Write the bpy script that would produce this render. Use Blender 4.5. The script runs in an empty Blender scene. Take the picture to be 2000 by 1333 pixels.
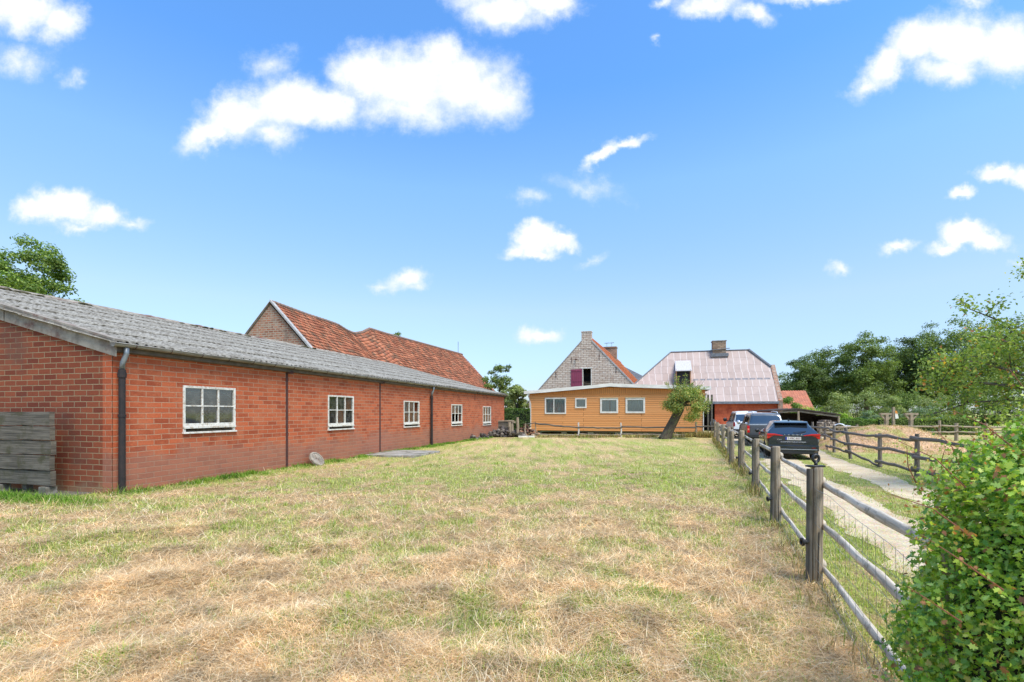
import bpy, math, random
import numpy as np
from mathutils import Vector, Matrix, noise as mnoise
random.seed(7); rng = np.random.default_rng(11)
S = bpy.context.scene
COL = S.collection
F = 960.0; HZ = 806.0; EYE = 1.65
def P(px, py, Y):
    return Vector(((px-1000)/F*Y, Y, EYE-(py-HZ)/F*Y))
def lin(r, g, b):
    f = lambda c: (c/255/12.92) if c/255 <= .04045 else ((c/255+.055)/1.055)**2.4
    return (f(r), f(g), f(b))
# ------------------------------------------------------------ tagging
def tag(o, label=None, cat=None, group=None, kind=None):
    if label: o['label'] = label
    if cat: o['category'] = cat
    if group: o['group'] = group
    if kind: o['kind'] = kind
    return o
def empty(name, loc=(0,0,0), rz=0, label=None, cat=None, group=None):
    o = bpy.data.objects.new(name, None); COL.objects.link(o)
    o.location = loc; o.rotation_euler = (0,0,rz); o.empty_display_size = .2
    return tag(o, label, cat, group)
def copy_tree(o, parent=None):
    c = o.copy(); COL.objects.link(c); c.parent = parent
    for ch in list(o.children): copy_tree(ch, c)
    return c
# ------------------------------------------------------------ node helpers
class NT:
    def __init__(s, tree): s.t = tree; s.n = tree.nodes; s.l = tree.links
    def new(s, typ, **kw):
        n = s.n.new(typ)
        for k, v in kw.items(): setattr(n, k, v)
        return n
    def put(s, sock, v):
        if isinstance(v, bpy.types.NodeSocket): s.l.new(v, sock)
        elif v is not None:
            if hasattr(sock, 'default_value'):
                d = sock.default_value
                try:
                    if hasattr(d, '__len__') and len(d) == 4 and len(v) == 3: v = (*v, 1)
                except TypeError: pass
                sock.default_value = v
    def math(s, op, a, b=None, c=None, clamp=False):
        n = s.new('ShaderNodeMath', operation=op); n.use_clamp = clamp
        for i, v in enumerate((a, b, c)):
            if v is not None: s.put(n.inputs[i], v)
        return n.outputs[0]
    def vmath(s, op, a, b=None, out=0):
        n = s.new('ShaderNodeVectorMath', operation=op)
        s.put(n.inputs[0], a)
        if b is not None: s.put(n.inputs[1], b)
        return n.outputs[out]
    def mix(s, f, a, b, mode='MIX'):
        n = s.new('ShaderNodeMix', data_type='RGBA', blend_type=mode); n.clamp_factor = True
        s.put(n.inputs[0], f); s.put(n.inputs[6], a); s.put(n.inputs[7], b)
        return n.outputs[2]
    def noise(s, vec, scale=5, detail=4, rough=.6, dist=0, col=False):
        n = s.new('ShaderNodeTexNoise'); s.put(n.inputs['Vector'], vec)
        n.inputs['Scale'].default_value = scale; n.inputs['Detail'].default_value = detail
        n.inputs['Roughness'].default_value = rough; n.inputs['Distortion'].default_value = dist
        return n.outputs[1 if col else 0]
    def ramp(s, f, a, b, c0=0., c1=1.):
        n = s.new('ShaderNodeMapRange'); n.interpolation_type = 'SMOOTHSTEP'
        s.put(n.inputs[0], f); s.put(n.inputs[1], a); s.put(n.inputs[2], b)
        s.put(n.inputs[3], c0); s.put(n.inputs[4], c1)
        return n.outputs[0]
    def scale(s, vec, sx, sy, sz=1):
        n = s.new('ShaderNodeMapping'); s.put(n.inputs[0], vec)
        n.inputs['Scale'].default_value = (sx, sy, sz)
        return n.outputs[0]
    def coord(s, kind='UV'):
        return s.new('ShaderNodeTexCoord').outputs[kind]
def newmat(name):
    m = bpy.data.materials.new(name); m.use_nodes = True
    nt = NT(m.node_tree); b = m.node_tree.nodes['Principled BSDF']
    return m, nt, b
def bump(nt, b, h, strength=.5, dist=.01):
    n = nt.new('ShaderNodeBump'); n.inputs['Strength'].default_value = strength
    n.inputs['Distance'].default_value = dist; nt.put(n.inputs['Height'], h)
    nt.put(b.inputs['Normal'], n.outputs[0])
def simple(name, c1, c2=None, sc=(4,4), rough=.8, metal=0, bmp=.2, kind='UV', lo=.35, hi=.65, spec=.5, coat=0, bd=.01, c3=None, sc3=1.3):
    m, nt, b = newmat(name)
    v = nt.coord(kind)
    n = nt.noise(nt.scale(v, sc[0], sc[1], sc[0] if len(sc) < 3 else sc[2]), 1, 6, .65)
    col = nt.mix(nt.ramp(n, lo, hi), c1, c2 or tuple(x*.7 for x in c1))
    if c3:
        n3 = nt.noise(v, sc3, 5, .7); col = nt.mix(nt.ramp(n3, .48, .66), col, c3)
    nt.put(b.inputs['Base Color'], col)
    b.inputs['Roughness'].default_value = rough; b.inputs['Metallic'].default_value = metal
    b.inputs['Specular IOR Level'].default_value = spec; b.inputs['Coat Weight'].default_value = coat
    b.inputs['Coat Roughness'].default_value = .04
    if bmp: bump(nt, b, n, bmp, bd)
    return m
def brickmat(name, c1, c2, mort, bw=.35, bh=.117, ms=.009, stain=None, dark=None, zlow=None, rough=.9, bmp=.6, varc=None, mix_noise=.35, vs=2.2):
    m, nt, b = newmat(name)
    uv = nt.coord('UV')
    wob = nt.noise(uv, 3.1, 2, .5, col=True)
    uvw = nt.vmath('ADD', uv, nt.vmath('MULTIPLY', nt.vmath('SUBTRACT', wob, (.5,.5,.5)), (.02,.02,0)))
    br = nt.new('ShaderNodeTexBrick'); nt.put(br.inputs['Vector'], uvw)
    br.offset = .5; br.squash = 1
    for k, v in (('Color1', c1), ('Color2', c2), ('Mortar', mort)): nt.put(br.inputs[k], v)
    br.inputs['Scale'].default_value = 1; br.inputs['Mortar Size'].default_value = ms
    br.inputs['Mortar Smooth'].default_value = .25; br.inputs['Bias'].default_value = -.1
    br.inputs['Brick Width'].default_value = bw; br.inputs['Row Height'].default_value = bh
    col = br.outputs['Color']; fac = br.outputs['Fac']
    n1 = nt.noise(uv, vs, 7, .65)
    n2 = nt.noise(uv, 26, 4, .7)
    if varc: col = nt.mix(nt.math('MULTIPLY', nt.ramp(n1, .42, .7), nt.math('SUBTRACT', 1.0, fac)), col, varc)
    col = nt.mix(mix_noise, col, nt.mix(n2, (.35,.35,.35), (1.5,1.5,1.5)), 'MULTIPLY')
    if dark: col = nt.mix(nt.math('MULTIPLY', nt.ramp(nt.noise(nt.scale(uv, 1, .7), .8, 6, .62), .5, .7), .65), col, dark)
    if zlow:
        sp = nt.new('ShaderNodeSeparateXYZ'); nt.put(sp.inputs[0], uv)
        h = nt.math('ADD', sp.outputs[1], nt.math('MULTIPLY', nt.math('SUBTRACT', nt.noise(uv, .9, 4, .6), .5), 1.6))
        col = nt.mix(nt.ramp(h, zlow+.25, zlow-.2, 0, .55), col, stain)
    if stain:
        col = nt.mix(nt.ramp(nt.noise(uv, 1.3, 8, .78), .58, .78, 0, .55), col, stain)
    nt.put(b.inputs['Base Color'], col); b.inputs['Roughness'].default_value = rough
    b.inputs['Specular IOR Level'].default_value = .2
    hgt = nt.math('ADD', nt.math('MULTIPLY', nt.math('SUBTRACT', 1.0, fac), 1.0), nt.math('MULTIPLY', n2, .35))
    bump(nt, b, hgt, bmp, .012)
    return m
def attrmat(name, rough=.75, trans=.25, spec=.3, vary=.25, sc=3):
    m, nt, b = newmat(name)
    a = nt.new('ShaderNodeAttribute', attribute_name='Col')
    col = a.outputs[0]
    if vary:
        col = nt.mix(1.0, col, nt.mix(nt.noise(nt.coord('Object'), sc, 3, .6), (1-vary,)*3, (1+vary,)*3), 'MULTIPLY')
    nt.put(b.inputs['Base Color'], col); b.inputs['Roughness'].default_value = rough
    b.inputs['Specular IOR Level'].default_value = spec
    if trans:
        t = nt.new('ShaderNodeBsdfTranslucent'); nt.put(t.inputs[0], nt.mix(1.0, col, (1.1,1.25,.5), 'MULTIPLY'))
        mx = nt.new('ShaderNodeMixShader'); mx.inputs[0].default_value = trans
        nt.l.new(b.outputs[0], mx.inputs[1]); nt.l.new(t.outputs[0], mx.inputs[2])
        nt.l.new(mx.outputs[0], m.node_tree.nodes['Material Output'].inputs[0])
    return m
def glassmat(name, tint=(.55,.6,.6), gl=.12, rough=.03, alpha=.7, dirt=0.):
    m, nt, b = newmat(name)
    out = m.node_tree.nodes['Material Output']
    t = nt.new('ShaderNodeBsdfTransparent'); nt.put(t.inputs[0], tint)
    g = nt.new('ShaderNodeBsdfGlossy'); g.inputs['Roughness'].default_value = rough
    nt.put(g.inputs[0], (1,1,1))
    fr = nt.new('ShaderNodeFresnel'); fr.inputs[0].default_value = 1.5
    fac = nt.math('ADD', nt.math('MULTIPLY', fr.outputs[0], 1.3), gl, clamp=True)
    mx = nt.new('ShaderNodeMixShader'); nt.put(mx.inputs[0], fac)
    nt.l.new(t.outputs[0], mx.inputs[1]); nt.l.new(g.outputs[0], mx.inputs[2])
    res = mx.outputs[0]
    if dirt:
        d = nt.new('ShaderNodeBsdfDiffuse'); nt.put(d.inputs[0], lin(150,148,138))
        m2 = nt.new('ShaderNodeMixShader')
        nt.put(m2.inputs[0], nt.ramp(nt.noise(nt.coord('UV'), 4.5, 6, .75), .42, .75, .05, dirt))
        nt.l.new(res, m2.inputs[1]); nt.l.new(d.outputs[0], m2.inputs[2]); res = m2.outputs[0]
    nt.l.new(res, out.inputs[0])
    return m
# ------------------------------------------------------------ mesh helpers
def build_np(name, V, loops, totals, mat, parent=None, cols=None, uvs=None, smooth=False):
    me = bpy.data.meshes.new(name)
    V = np.ascontiguousarray(V, dtype=np.float32); loops = np.ascontiguousarray(loops, dtype=np.int32)
    totals = np.ascontiguousarray(totals, dtype=np.int32)
    me.vertices.add(len(V)); me.vertices.foreach_set('co', V.ravel())
    me.loops.add(len(loops)); me.loops.foreach_set('vertex_index', loops)
    st = np.zeros(len(totals), dtype=np.int32); st[1:] = np.cumsum(totals)[:-1]
    me.polygons.add(len(totals)); me.polygons.foreach_set('loop_start', st)
    me.polygons.foreach_set('loop_total', totals)
    if smooth: me.polygons.foreach_set('use_smooth', np.ones(len(totals), dtype=bool))
    me.update(calc_edges=True)
    if cols is not None:
        c4 = np.ones((len(V), 4), dtype=np.float32); c4[:, :3] = cols
        at = me.color_attributes.new('Col', 'FLOAT_COLOR', 'POINT'); at.data.foreach_set('color', c4.ravel())
    if uvs is not None:
        ul = me.uv_layers.new(name='UVMap'); ul.data.foreach_set('uv', np.ascontiguousarray(uvs, dtype=np.float32).ravel())
    me.materials.append(mat)
    o = bpy.data.objects.new(name, me); COL.objects.link(o); o.parent = parent
    return o
class MB:
    def __init__(s, xf=None): s.v = []; s.f = []; s.u = []; s.xf = xf; s.c = []; s.cur = None
    def add(s, vs, fs, uvs=None):
        k = len(s.v)
        for p in vs:
            p = Vector(p); s.v.append(s.xf @ p if s.xf else p)
            if s.cur is not None: s.c.append(s.cur)
        for i, f in enumerate(fs):
            s.f.append([k+j for j in f]); s.u.append(uvs[i] if uvs else None)
        return s
    def quad(s, a, b, c, d): return s.add([a,b,c,d], [(0,1,2,3)])
    def poly(s, pts): return s.add(pts, [tuple(range(len(pts)))])
    def box(s, x0, x1, y0, y1, z0, z1):
        v = [(x,y,z) for z in (z0,z1) for y in (y0,y1) for x in (x0,x1)]
        return s.add(v, [(0,2,3,1),(4,5,7,6),(0,1,5,4),(2,6,7,3),(0,4,6,2),(1,3,7,5)])
    def mbox(s, M, sx, sy, sz):
        v = [M @ Vector((x*sx/2,y*sy/2,z*sz/2)) for z in (-1,1) for y in (-1,1) for x in (-1,1)]
        return s.add(v, [(0,2,3,1),(4,5,7,6),(0,1,5,4),(2,6,7,3),(0,4,6,2),(1,3,7,5)])
    def bar(s, p0, p1, w, h, up=(0,0,1)):
        p0 = Vector(p0); p1 = Vector(p1); d = (p1-p0); L = d.length; d.normalize()
        u = Vector(up)
        if abs(d.dot(u)) > .98: u = Vector((1,0,0))
        side = d.cross(u).normalized(); u = side.cross(d).normalized()
        M = Matrix((d, side, u)).transposed().to_4x4(); M.translation = (p0+p1)/2
        return s.mbox(M, L, w, h)
    def tube(s, pts, rad, seg=8, caps=True, jit=0, flat=1.0):
        pts = [Vector(p) for p in pts]; n = len(pts)
        if not hasattr(rad, '__len__'): rad = [rad]*n
        vs = []; L = 0; Ls = []
        pu = None
        for i, p in enumerate(pts):
            d = (pts[min(i+1,n-1)]-pts[max(i-1,0)]).normalized()
            if pu is None:
                u = Vector((0,0,1)) if abs(d.z) < .9 else Vector((1,0,0))
            else: u = pu
            a = d.cross(u).normalized(); u = a.cross(d).normalized(); pu = u
            if i: L += (p-pts[i-1]).length
            Ls.append(L)
            for k in range(seg):
                t = 2*math.pi*k/seg; r = rad[i]*(1+(random.uniform(-jit,jit) if jit else 0))
                vs.append(p + (a*math.cos(t)*flat+u*math.sin(t))*r)
        fs = []; uv = []
        for i in range(n-1):
            for k in range(seg):
                k2 = (k+1) % seg
                fs.append((i*seg+k, i*seg+k2, (i+1)*seg+k2, (i+1)*seg+k))
                w = 6.28*max(rad[i], .001)/seg
                uv.append([(Ls[i],k*w),(Ls[i],(k+1)*w),(Ls[i+1],(k+1)*w),(Ls[i+1],k*w)])
        if caps:
            fs.append(tuple(range(seg))[::-1]); uv.append([(vs[j][0]*.2,vs[j][1]) for j in range(seg)][::-1])
            fs.append(tuple((n-1)*seg+k for k in range(seg))); uv.append([(vs[(n-1)*seg+j][0]*.2,vs[(n-1)*seg+j][1]) for j in range(seg)])
        return s.add(vs, fs, uv)
    def prism(s, poly, fn, d0, d1):
        """poly: 2D points; fn(a,b,d)->3D"""
        n = len(poly)
        vs = [fn(a,b,d0) for a,b in poly]+[fn(a,b,d1) for a,b in poly]
        fs = [tuple(range(n)), tuple(range(2*n-1, n-1, -1))]
        fs += [(i, n+i, n+(i+1)%n, (i+1)%n) for i in range(n)]
        return s.add(vs, fs)
    def lathe(s, prof, fn, seg=20):
        """prof: (r, h) list; fn(x,y,h)->3D"""
        vs = []; fs = []; n = len(prof)
        for r, h in prof:
            for k in range(seg):
                t = 2*math.pi*k/seg; vs.append(fn(r*math.cos(t), r*math.sin(t), h))
        for i in range(n-1):
            for k in range(seg):
                k2 = (k+1) % seg; fs.append((i*seg+k, i*seg+k2, (i+1)*seg+k2, (i+1)*seg+k))
        return s.add(vs, fs)
    def blob(s, c, r, n=1, jit=.2, squash=(1,1,1), seg=7, rings=5):
        c = Vector(c); vs = []; fs = []
        R = Matrix.Rotation(random.uniform(0,6), 3, 'Z') @ Matrix.Rotation(random.uniform(-.6,.6), 3, 'X')
        for i in range(rings+1):
            ph = math.pi*i/rings
            for k in range(seg):
                t = 2*math.pi*k/seg
                q = Vector((math.sin(ph)*math.cos(t)*squash[0], math.sin(ph)*math.sin(t)*squash[1], math.cos(ph)*squash[2]))*r
                q *= 1+random.uniform(-jit, jit)*(0 if i in (0,rings) else 1)
                vs.append(c + R @ q)
        for i in range(rings):
            for k in range(seg):
                k2 = (k+1) % seg; fs.append((i*seg+k, (i+1)*seg+k, (i+1)*seg+k2, i*seg+k2))
        return s.add(vs, fs)
    def build(s, name, mat, parent=None, smooth=False, bev=0):
        me = bpy.data.meshes.new(name)
        me.from_pydata([tuple(v) for v in s.v], [], s.f); me.update()
        ul = me.uv_layers.new(name='UVMap')
        Z = Vector((0,0,1))
        for p in me.polygons:
            uv = s.u[p.index]
            if uv is None:
                n = p.normal
                t = Z.cross(n)
                t = Vector((1,0,0)) if t.length < .15 else t.normalized()
                b = n.cross(t)
                for li in p.loop_indices:
                    co = me.vertices[me.loops[li].vertex_index].co
                    ul.data[li].uv = (co.dot(t), co.dot(b))
            else:
                for j, li in enumerate(p.loop_indices): ul.data[li].uv = uv[j]
            p.use_smooth = smooth
        if s.c:
            at = me.color_attributes.new('Col', 'FLOAT_COLOR', 'POINT')
            for i, c in enumerate(s.c): at.data[i].color = (*c, 1)
        me.materials.append(mat)
        o = bpy.data.objects.new(name, me); COL.objects.link(o); o.parent = parent
        if bev:
            md = o.modifiers.new('bevel', 'BEVEL'); md.width = bev; md.segments = 2; md.limit_method = 'ANGLE'
        return o
def wall(mb, x0, x1, bot, topf, breaks, ops, y0, y1):
    cuts = sorted(set([x0,x1]+[b for b in breaks if x0 < b < x1]+[e for o in ops for e in (o[0],o[1])]))
    for a, b in zip(cuts, cuts[1:]):
        m = (a+b)/2; col = sorted([(o[2],o[3]) for o in ops if o[0] < m < o[1]])
        lo = [bot, bot]
        spans = []
        for z0, z1 in col: spans.append((lo[0], lo[1], z0, z0)); lo = [z1, z1]
        spans.append((lo[0], lo[1], topf(a), topf(b)))
        for za, zb, ta, tb in spans:
            mb.quad((a,y0,za),(b,y0,zb),(b,y0,tb),(a,y0,ta))
            mb.quad((b,y1,zb),(a,y1,za),(a,y1,ta),(b,y1,tb))
        mb.quad((a,y0,topf(a)),(b,y0,topf(b)),(b,y1,topf(b)),(a,y1,topf(a)))
    for xx, sg in ((x0,1),(x1,-1)):
        q = [(xx,y1,bot),(xx,y0,bot),(xx,y0,topf(xx)),(xx,y1,topf(xx))]
        mb.quad(*(q if sg > 0 else q[::-1]))
    for a, b, z0, z1 in ops:
        mb.quad((a,y0,z0),(a,y1,z0),(a,y1,z1),(a,y0,z1)); mb.quad((b,y1,z0),(b,y0,z0),(b,y0,z1),(b,y1,z1))
        mb.quad((a,y0,z0),(b,y0,z0),(b,y1,z0),(a,y1,z0)); mb.quad((a,y1,z1),(b,y1,z1),(b,y0,z1),(a,y0,z1))
    return mb
def text(s, size, mat, parent, M, name='lettering', ext=.002):
    cu = bpy.data.curves.new(name, 'FONT'); cu.body = s; cu.size = size; cu.extrude = ext
    cu.align_x = 'CENTER'; cu.align_y = 'CENTER'
    t = bpy.data.objects.new(name+'_tmp', cu); COL.objects.link(t)
    bpy.context.view_layer.update()
    me = bpy.data.meshes.new_from_object(t.evaluated_get(bpy.context.evaluated_depsgraph_get()))
    bpy.data.objects.remove(t); bpy.data.curves.remove(cu)
    me.materials.clear(); me.materials.append(mat)
    o = bpy.data.objects.new(name, me); COL.objects.link(o); o.parent = parent; o.matrix_local = M
    return o
# value noise
def vn(x, y, seed=0):
    xi = np.floor(x).astype(np.int64); yi = np.floor(y).astype(np.int64)
    xf = x-xi; yf = y-yi
    def h(a, b):
        n = (a*374761393 + b*668265263 + seed*974634777) & 0x7fffffff
        n = ((n ^ (n >> 13))*1274126177) & 0x7fffffff
        return ((n ^ (n >> 16)) & 0xffff)/65535.0
    u = xf*xf*(3-2*xf); v = yf*yf*(3-2*yf)
    return (h(xi,yi)*(1-u)+h(xi+1,yi)*u)*(1-v)+(h(xi,yi+1)*(1-u)+h(xi+1,yi+1)*u)*v
def fbm(x, y, o=4, seed=0):
    r = 0; a = .5; t = 0
    for i in range(o):
        r = r+a*vn(x*2**i, y*2**i, seed+i*7); t += a; a *= .55
    return r/t
def sst(x, a, b):
    t = np.clip((x-a)/(b-a), 0, 1); return t*t*(3-2*t)
# ------------------------------------------------------------ camera, light, sky
cam = bpy.data.cameras.new('camera'); cam.lens = 36*F/2000; cam.sensor_width = 36; cam.sensor_fit = 'HORIZONTAL'
cam.shift_y = (HZ-666.5)/2000; cam.clip_start = .05; cam.clip_end = 3000
co = bpy.data.objects.new('camera', cam); COL.objects.link(co)
co.location = (0,0,EYE); co.rotation_euler = (math.radians(90),0,0); S.camera = co
S.view_settings.view_transform = 'Standard'; S.view_settings.look = 'None'
S.view_settings.exposure = 1.2; S.view_settings.gamma = 1
S.cycles.max_bounces = 6; S.cycles.transparent_max_bounces = 12
sund = Vector((.58,-.72,0)).normalized()*math.cos(math.radians(60)); sund.z = math.sin(math.radians(60))
sl = bpy.data.lights.new('sun', 'SUN'); sl.energy = 2.1; sl.angle = math.radians(30); sl.color = (1,.925,.81)
so = bpy.data.objects.new('sun', sl); COL.objects.link(so); so.rotation_euler = sund.to_track_quat('Z','Y').to_euler()
so.location = (20,-20,40)
W = bpy.data.worlds.new('World'); S.world = W; W.use_nodes = True
nt = NT(W.node_tree); nt.n.clear()
sky = nt.new('ShaderNodeTexSky', sky_type='NISHITA'); sky.sun_disc = False
sky.sun_elevation = math.radians(60); sky.sun_rotation = math.atan2(sund.x, sund.y)
sky.altitude = 0; sky.air_density = 1.0; sky.dust_density = .6; sky.ozone_density = 2.2
gen = nt.coord('Generated'); sp = nt.new('ShaderNodeSeparateXYZ'); nt.put(sp.inputs[0], gen)
yy = nt.math('MAXIMUM', sp.outputs[1], .02)
u = nt.math('DIVIDE', sp.outputs[0], yy); v = nt.math('DIVIDE', sp.outputs[2], yy)
cb = nt.new('ShaderNodeCombineXYZ'); nt.put(cb.inputs[0], u); nt.put(cb.inputs[1], v)
uvp = cb.outputs[0]
w1 = nt.noise(uvp, 9, 7, .6, col=True)
w2 = nt.noise(uvp, 34, 5, .6, col=True)
wv = nt.vmath('ADD', uvp, nt.vmath('MULTIPLY', nt.vmath('SUBTRACT', w1, (.5,.5,.5)), (.10,.075,0)))
wv = nt.vmath('ADD', wv, nt.vmath('MULTIPLY', nt.vmath('SUBTRACT', w2, (.5,.5,.5)), (.036,.032,0)))
BL = [ # px, py, rx, ry, rotation (deg, clockwise down), amount
(405,262,70,34,30,.95),(470,225,85,50,12,1.1),(560,205,100,52,0,1.15),(645,215,70,48,0,1.1),(535,262,60,32,-10,.75),(720,150,75,62,0,1.15),(800,165,100,75,0,1.2),
(862,118,48,52,0,1.1),(900,165,90,72,0,1.05),(960,190,75,62,0,.85),(800,215,150,42,0,.75),(965,150,60,50,0,.62),(532,122,52,34,10,.55),
(990,18,95,48,0,1.1),(1070,12,60,36,0,1.0),(925,-5,70,32,0,.7),
(1390,8,75,26,0,.85),(1470,32,42,28,-20,.8),(1580,-6,80,18,0,.85),(1300,2,22,14,0,.6),
(1800,78,75,52,20,1.1),(1870,78,90,58,0,1.2),(1960,90,85,60,0,1.15),(1735,128,62,40,35,1.0),(1685,170,45,24,38,.75),(1850,140,70,34,0,.8),(1900,2,50,18,0,.6),
(50,18,85,52,0,1.1),(115,40,50,50,0,1.0),(-30,20,60,50,0,1.),(40,120,65,30,0,.6),(145,150,20,20,0,.42),
(125,400,62,36,0,1.15),(70,415,50,28,0,1.1),(195,418,55,28,-8,1.05),(255,438,40,14,-5,.62),(150,440,70,14,0,.6),
(1045,468,48,32,0,1.2),(1095,470,42,22,0,1.1),(1010,486,38,16,0,.9),(1050,492,40,14,0,.9),
(1175,298,52,15,38,.95),(1225,274,55,13,8,.9),(1145,362,80,22,-12,.38),(1040,390,36,18,0,.45),(1160,505,30,9,25,.36),
(795,545,50,24,8,.95),(750,556,34,10,0,.5),(1050,655,42,18,0,.85),(1890,460,62,28,0,1.2),(1925,468,48,20,0,1.05),(1850,482,48,14,0,.9),
(1945,340,45,20,0,1.1),(1995,348,50,26,0,1.15),(1882,378,34,17,0,1.05),(1755,483,38,12,12,.7),(1642,520,30,16,0,.7),(1985,500,22,8,20,.4),(1284,75,14,11,0,.5),
(775,700,60,8,0,.2)]
acc = None
for (px,py,rx,ry,rot,am) in BL:
    mp = nt.new('ShaderNodeMapping', vector_type='TEXTURE'); nt.put(mp.inputs[0], wv)
    mp.inputs['Location'].default_value = ((px-1000)/F, (HZ-py)/F, 0)
    mp.inputs['Rotation'].default_value = (0,0,math.radians(rot))
    mp.inputs['Scale'].default_value = (rx*1.25/F, ry*1.25/F, 1)
    ln = nt.vmath('LENGTH', mp.outputs[0], out=1)
    d = nt.math('MULTIPLY_ADD', ln, -am, am)
    if acc is None: acc = d
    else:
        n = nt.new('ShaderNodeMath', operation='SMOOTH_MAX'); nt.put(n.inputs[0], acc); nt.put(n.inputs[1], d); n.inputs[2].default_value = .18
        acc = n.outputs[0]
fine = nt.math('MULTIPLY_ADD', nt.noise(uvp, 15, 10, .72), .8, -.4)
den = nt.math('ADD', acc, fine)
cl = nt.math('MULTIPLY', nt.ramp(den, -.04, .72), .97)
front = nt.ramp(sp.outputs[1], .02, .15)
cl = nt.math('MULTIPLY', cl, front)
cr = nt.new('ShaderNodeValToRGB'); nt.put(cr.inputs[0], sp.outputs[2]); el = cr.color_ramp.elements
el[0].position = .055; el[0].color = (.41,.46,.58,1); el[1].position = 1; el[1].color = (.5,.8,1,1)
for ps, cl_ in ((.2,(.66,.64,.60)),(.41,(.66,.82,.85)),(.55,(.46,.76,1.0))):
    e_ = el.new(ps); e_.color = (*cl_,1)
bg1 = nt.new('ShaderNodeBackground'); nt.put(bg1.inputs[0], nt.mix(1.0, sky.outputs[0], cr.outputs[0], 'MULTIPLY')); bg1.inputs[1].default_value = .15
bg2 = nt.new('ShaderNodeBackground')
shade = nt.ramp(nt.math('ADD', den, nt.math('MULTIPLY_ADD', nt.noise(uvp, 7, 4, .6), .8, -.4)), .1, .9)
nt.put(bg2.inputs[0], nt.mix(shade, (.74,.84,.98), (1,1,1))); bg2.inputs[1].default_value = .5
mx = nt.new('ShaderNodeMixShader'); nt.put(mx.inputs[0], cl)
nt.l.new(bg1.outputs[0], mx.inputs[1]); nt.l.new(bg2.outputs[0], mx.inputs[2])
wo = nt.new('ShaderNodeOutputWorld'); nt.l.new(mx.outputs[0], wo.inputs[0])
# ------------------------------------------------------------ layout curves
FP = [(1.5,-1),(1.9,2.1),(2.91,4.71),(3.98,7.37),(5.2,10.5),(6.6,14.1),(8.2,18.6),(9.2,21.4),(10.7,25.5),(12.6,30.5),(13.6,33)]
def xfence(y): return np.interp(y, [p[1] for p in FP], [p[0] for p in FP])
TL = [(-8,1.2,.55),(-3,2.3,.55),(1,3.2,.55),(5.2,4.68,.5),(8.3,5.85,.52),(12.9,7.55,.5),(18.6,9.95,.6),(24,12.4,.7),(26,13.3,.8)]
TR = [(-8,2.8,.5),(-3,4.0,.5),(1,5.0,.5),(5.2,6.5,.48),(8.85,7.85,.42),(10.3,8.35,.42),(13.5,9.6,.42),(18,11.35,.45),(24,13.95,.7),(26,15,.8)]
def trk(T, y): return np.interp(y, [p[0] for p in T], [p[1] for p in T]), np.interp(y, [p[0] for p in T], [p[2] for p in T])
YARD = [(11.6,25.8),(16.4,25.8),(18.5,30),(22.5,34),(23,41),(14.8,43.5),(14.2,38),(13.6,31)]
BO = Vector((-8.06,9.9,0)); BA = math.atan2(.963,.269); BD = np.array([.269,.963])
def bloc(x, y):
    rx = x-BO.x; ry = y-BO.y
    return .269*rx+.963*ry, -.963*rx+.269*ry
HEAPS = [(-5.0,6.3,1.3,.28,.13,35),(-6.6,5.3,1.1,.5,.1,10),(-3.4,4.7,1.0,.3,.06,30),(-1.6,3.9,1.3,.25,.07,35),(.2,6.0,.6,.35,.05,0),(.1,4.6,.8,.3,.05,15),(1.0,4.0,.6,.3,.05,-10),(-2.4,5.9,.5,.2,.06,10),(-4.2,8.2,.6,.25,.05,-20),(.6,8.6,.35,.2,.05,0),(2.0,6.9,.45,.25,.05,20),(-1.4,7.6,.35,.2,.05,0),(1.5,5.2,.5,.3,.05,40),(-.4,3.3,.6,.2,.05,-15),(-2.9,7.6,.9,.25,.04,20),(-7.6,7.2,1.2,.4,.04,0),(.9,7.4,.6,.3,.04,0),(-1,5.2,1.1,.3,.05,20)]
_r = random.Random(3)
for _q in range(70):
    _y = _r.uniform(3,15); HEAPS.append((_r.uniform(-.9,.45)*_y,_y,_r.uniform(.1,.3),_r.uniform(.07,.15),_r.uniform(.025,.05),_r.uniform(-50,50)))
def heaps(x, y):
    h = 0
    for cx,cy,a,b,z,r in HEAPS:
        r = math.radians(r); dx = x-cx; dy = y-cy
        p = (dx*math.cos(r)+dy*math.sin(r))/a; q = (-dx*math.sin(r)+dy*math.cos(r))/b
        h = h+z*np.exp(-(p*p+q*q))
    return h
def ground(x, y):
    t, s = bloc(x, y)
    m = sst(xfence(y)-x, .3, 1.2)*sst(-s, 0.1, .8)*sst(y, -2, 1)*(1-sst(y, 24, 32))
    m2 = np.where(t < 0, sst(xfence(y)-x, .3, 1.2)*sst(-t, .3, 1.2), m)
    m = np.where(t < 0, m2, m)
    return m*(.06*(fbm(x*.45, y*.45, 3, 3)-.5)+.05*(fbm(x*2.2, y*2.2, 3, 9)-.5)+heaps(x, y)*1.0)
def green(x, y):
    g = fbm(x*.5+y*.12, y*.45, 3, 21)*.3+fbm(x*3.0, y*2.6, 3, 33)*.7
    g = (g-.5)*5.2
    t, s = bloc(x, y)
    field = -.28+.42*sst(y, 4.5, 11)-.3*sst(y, 20, 30)
    field = field+.45*np.exp(-((x-(xfence(y)-2.2))/1.4)**2)*sst(y, 6, 12)
    field = field+.3*sst(x, -1.5, 2)*(1-sst(y, 5, 9))
    wl = np.exp(-((s+.25)/.4)**2)*((t > -.2)&(t < 28))*2.6+np.exp(-((t+.75)/.35)**2)*((s > -1)&(t < 0))*2.2
    right = x > xfence(y)
    past = x > 10.44+(y-12.67)*.38+.2
    gg = np.where(right, .55, field)
    gg = np.where(right & past, .1, gg)
    gg = np.where(y > 34, .6, gg)
    return sst(g+gg+wl, -.75, .95)
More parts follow.
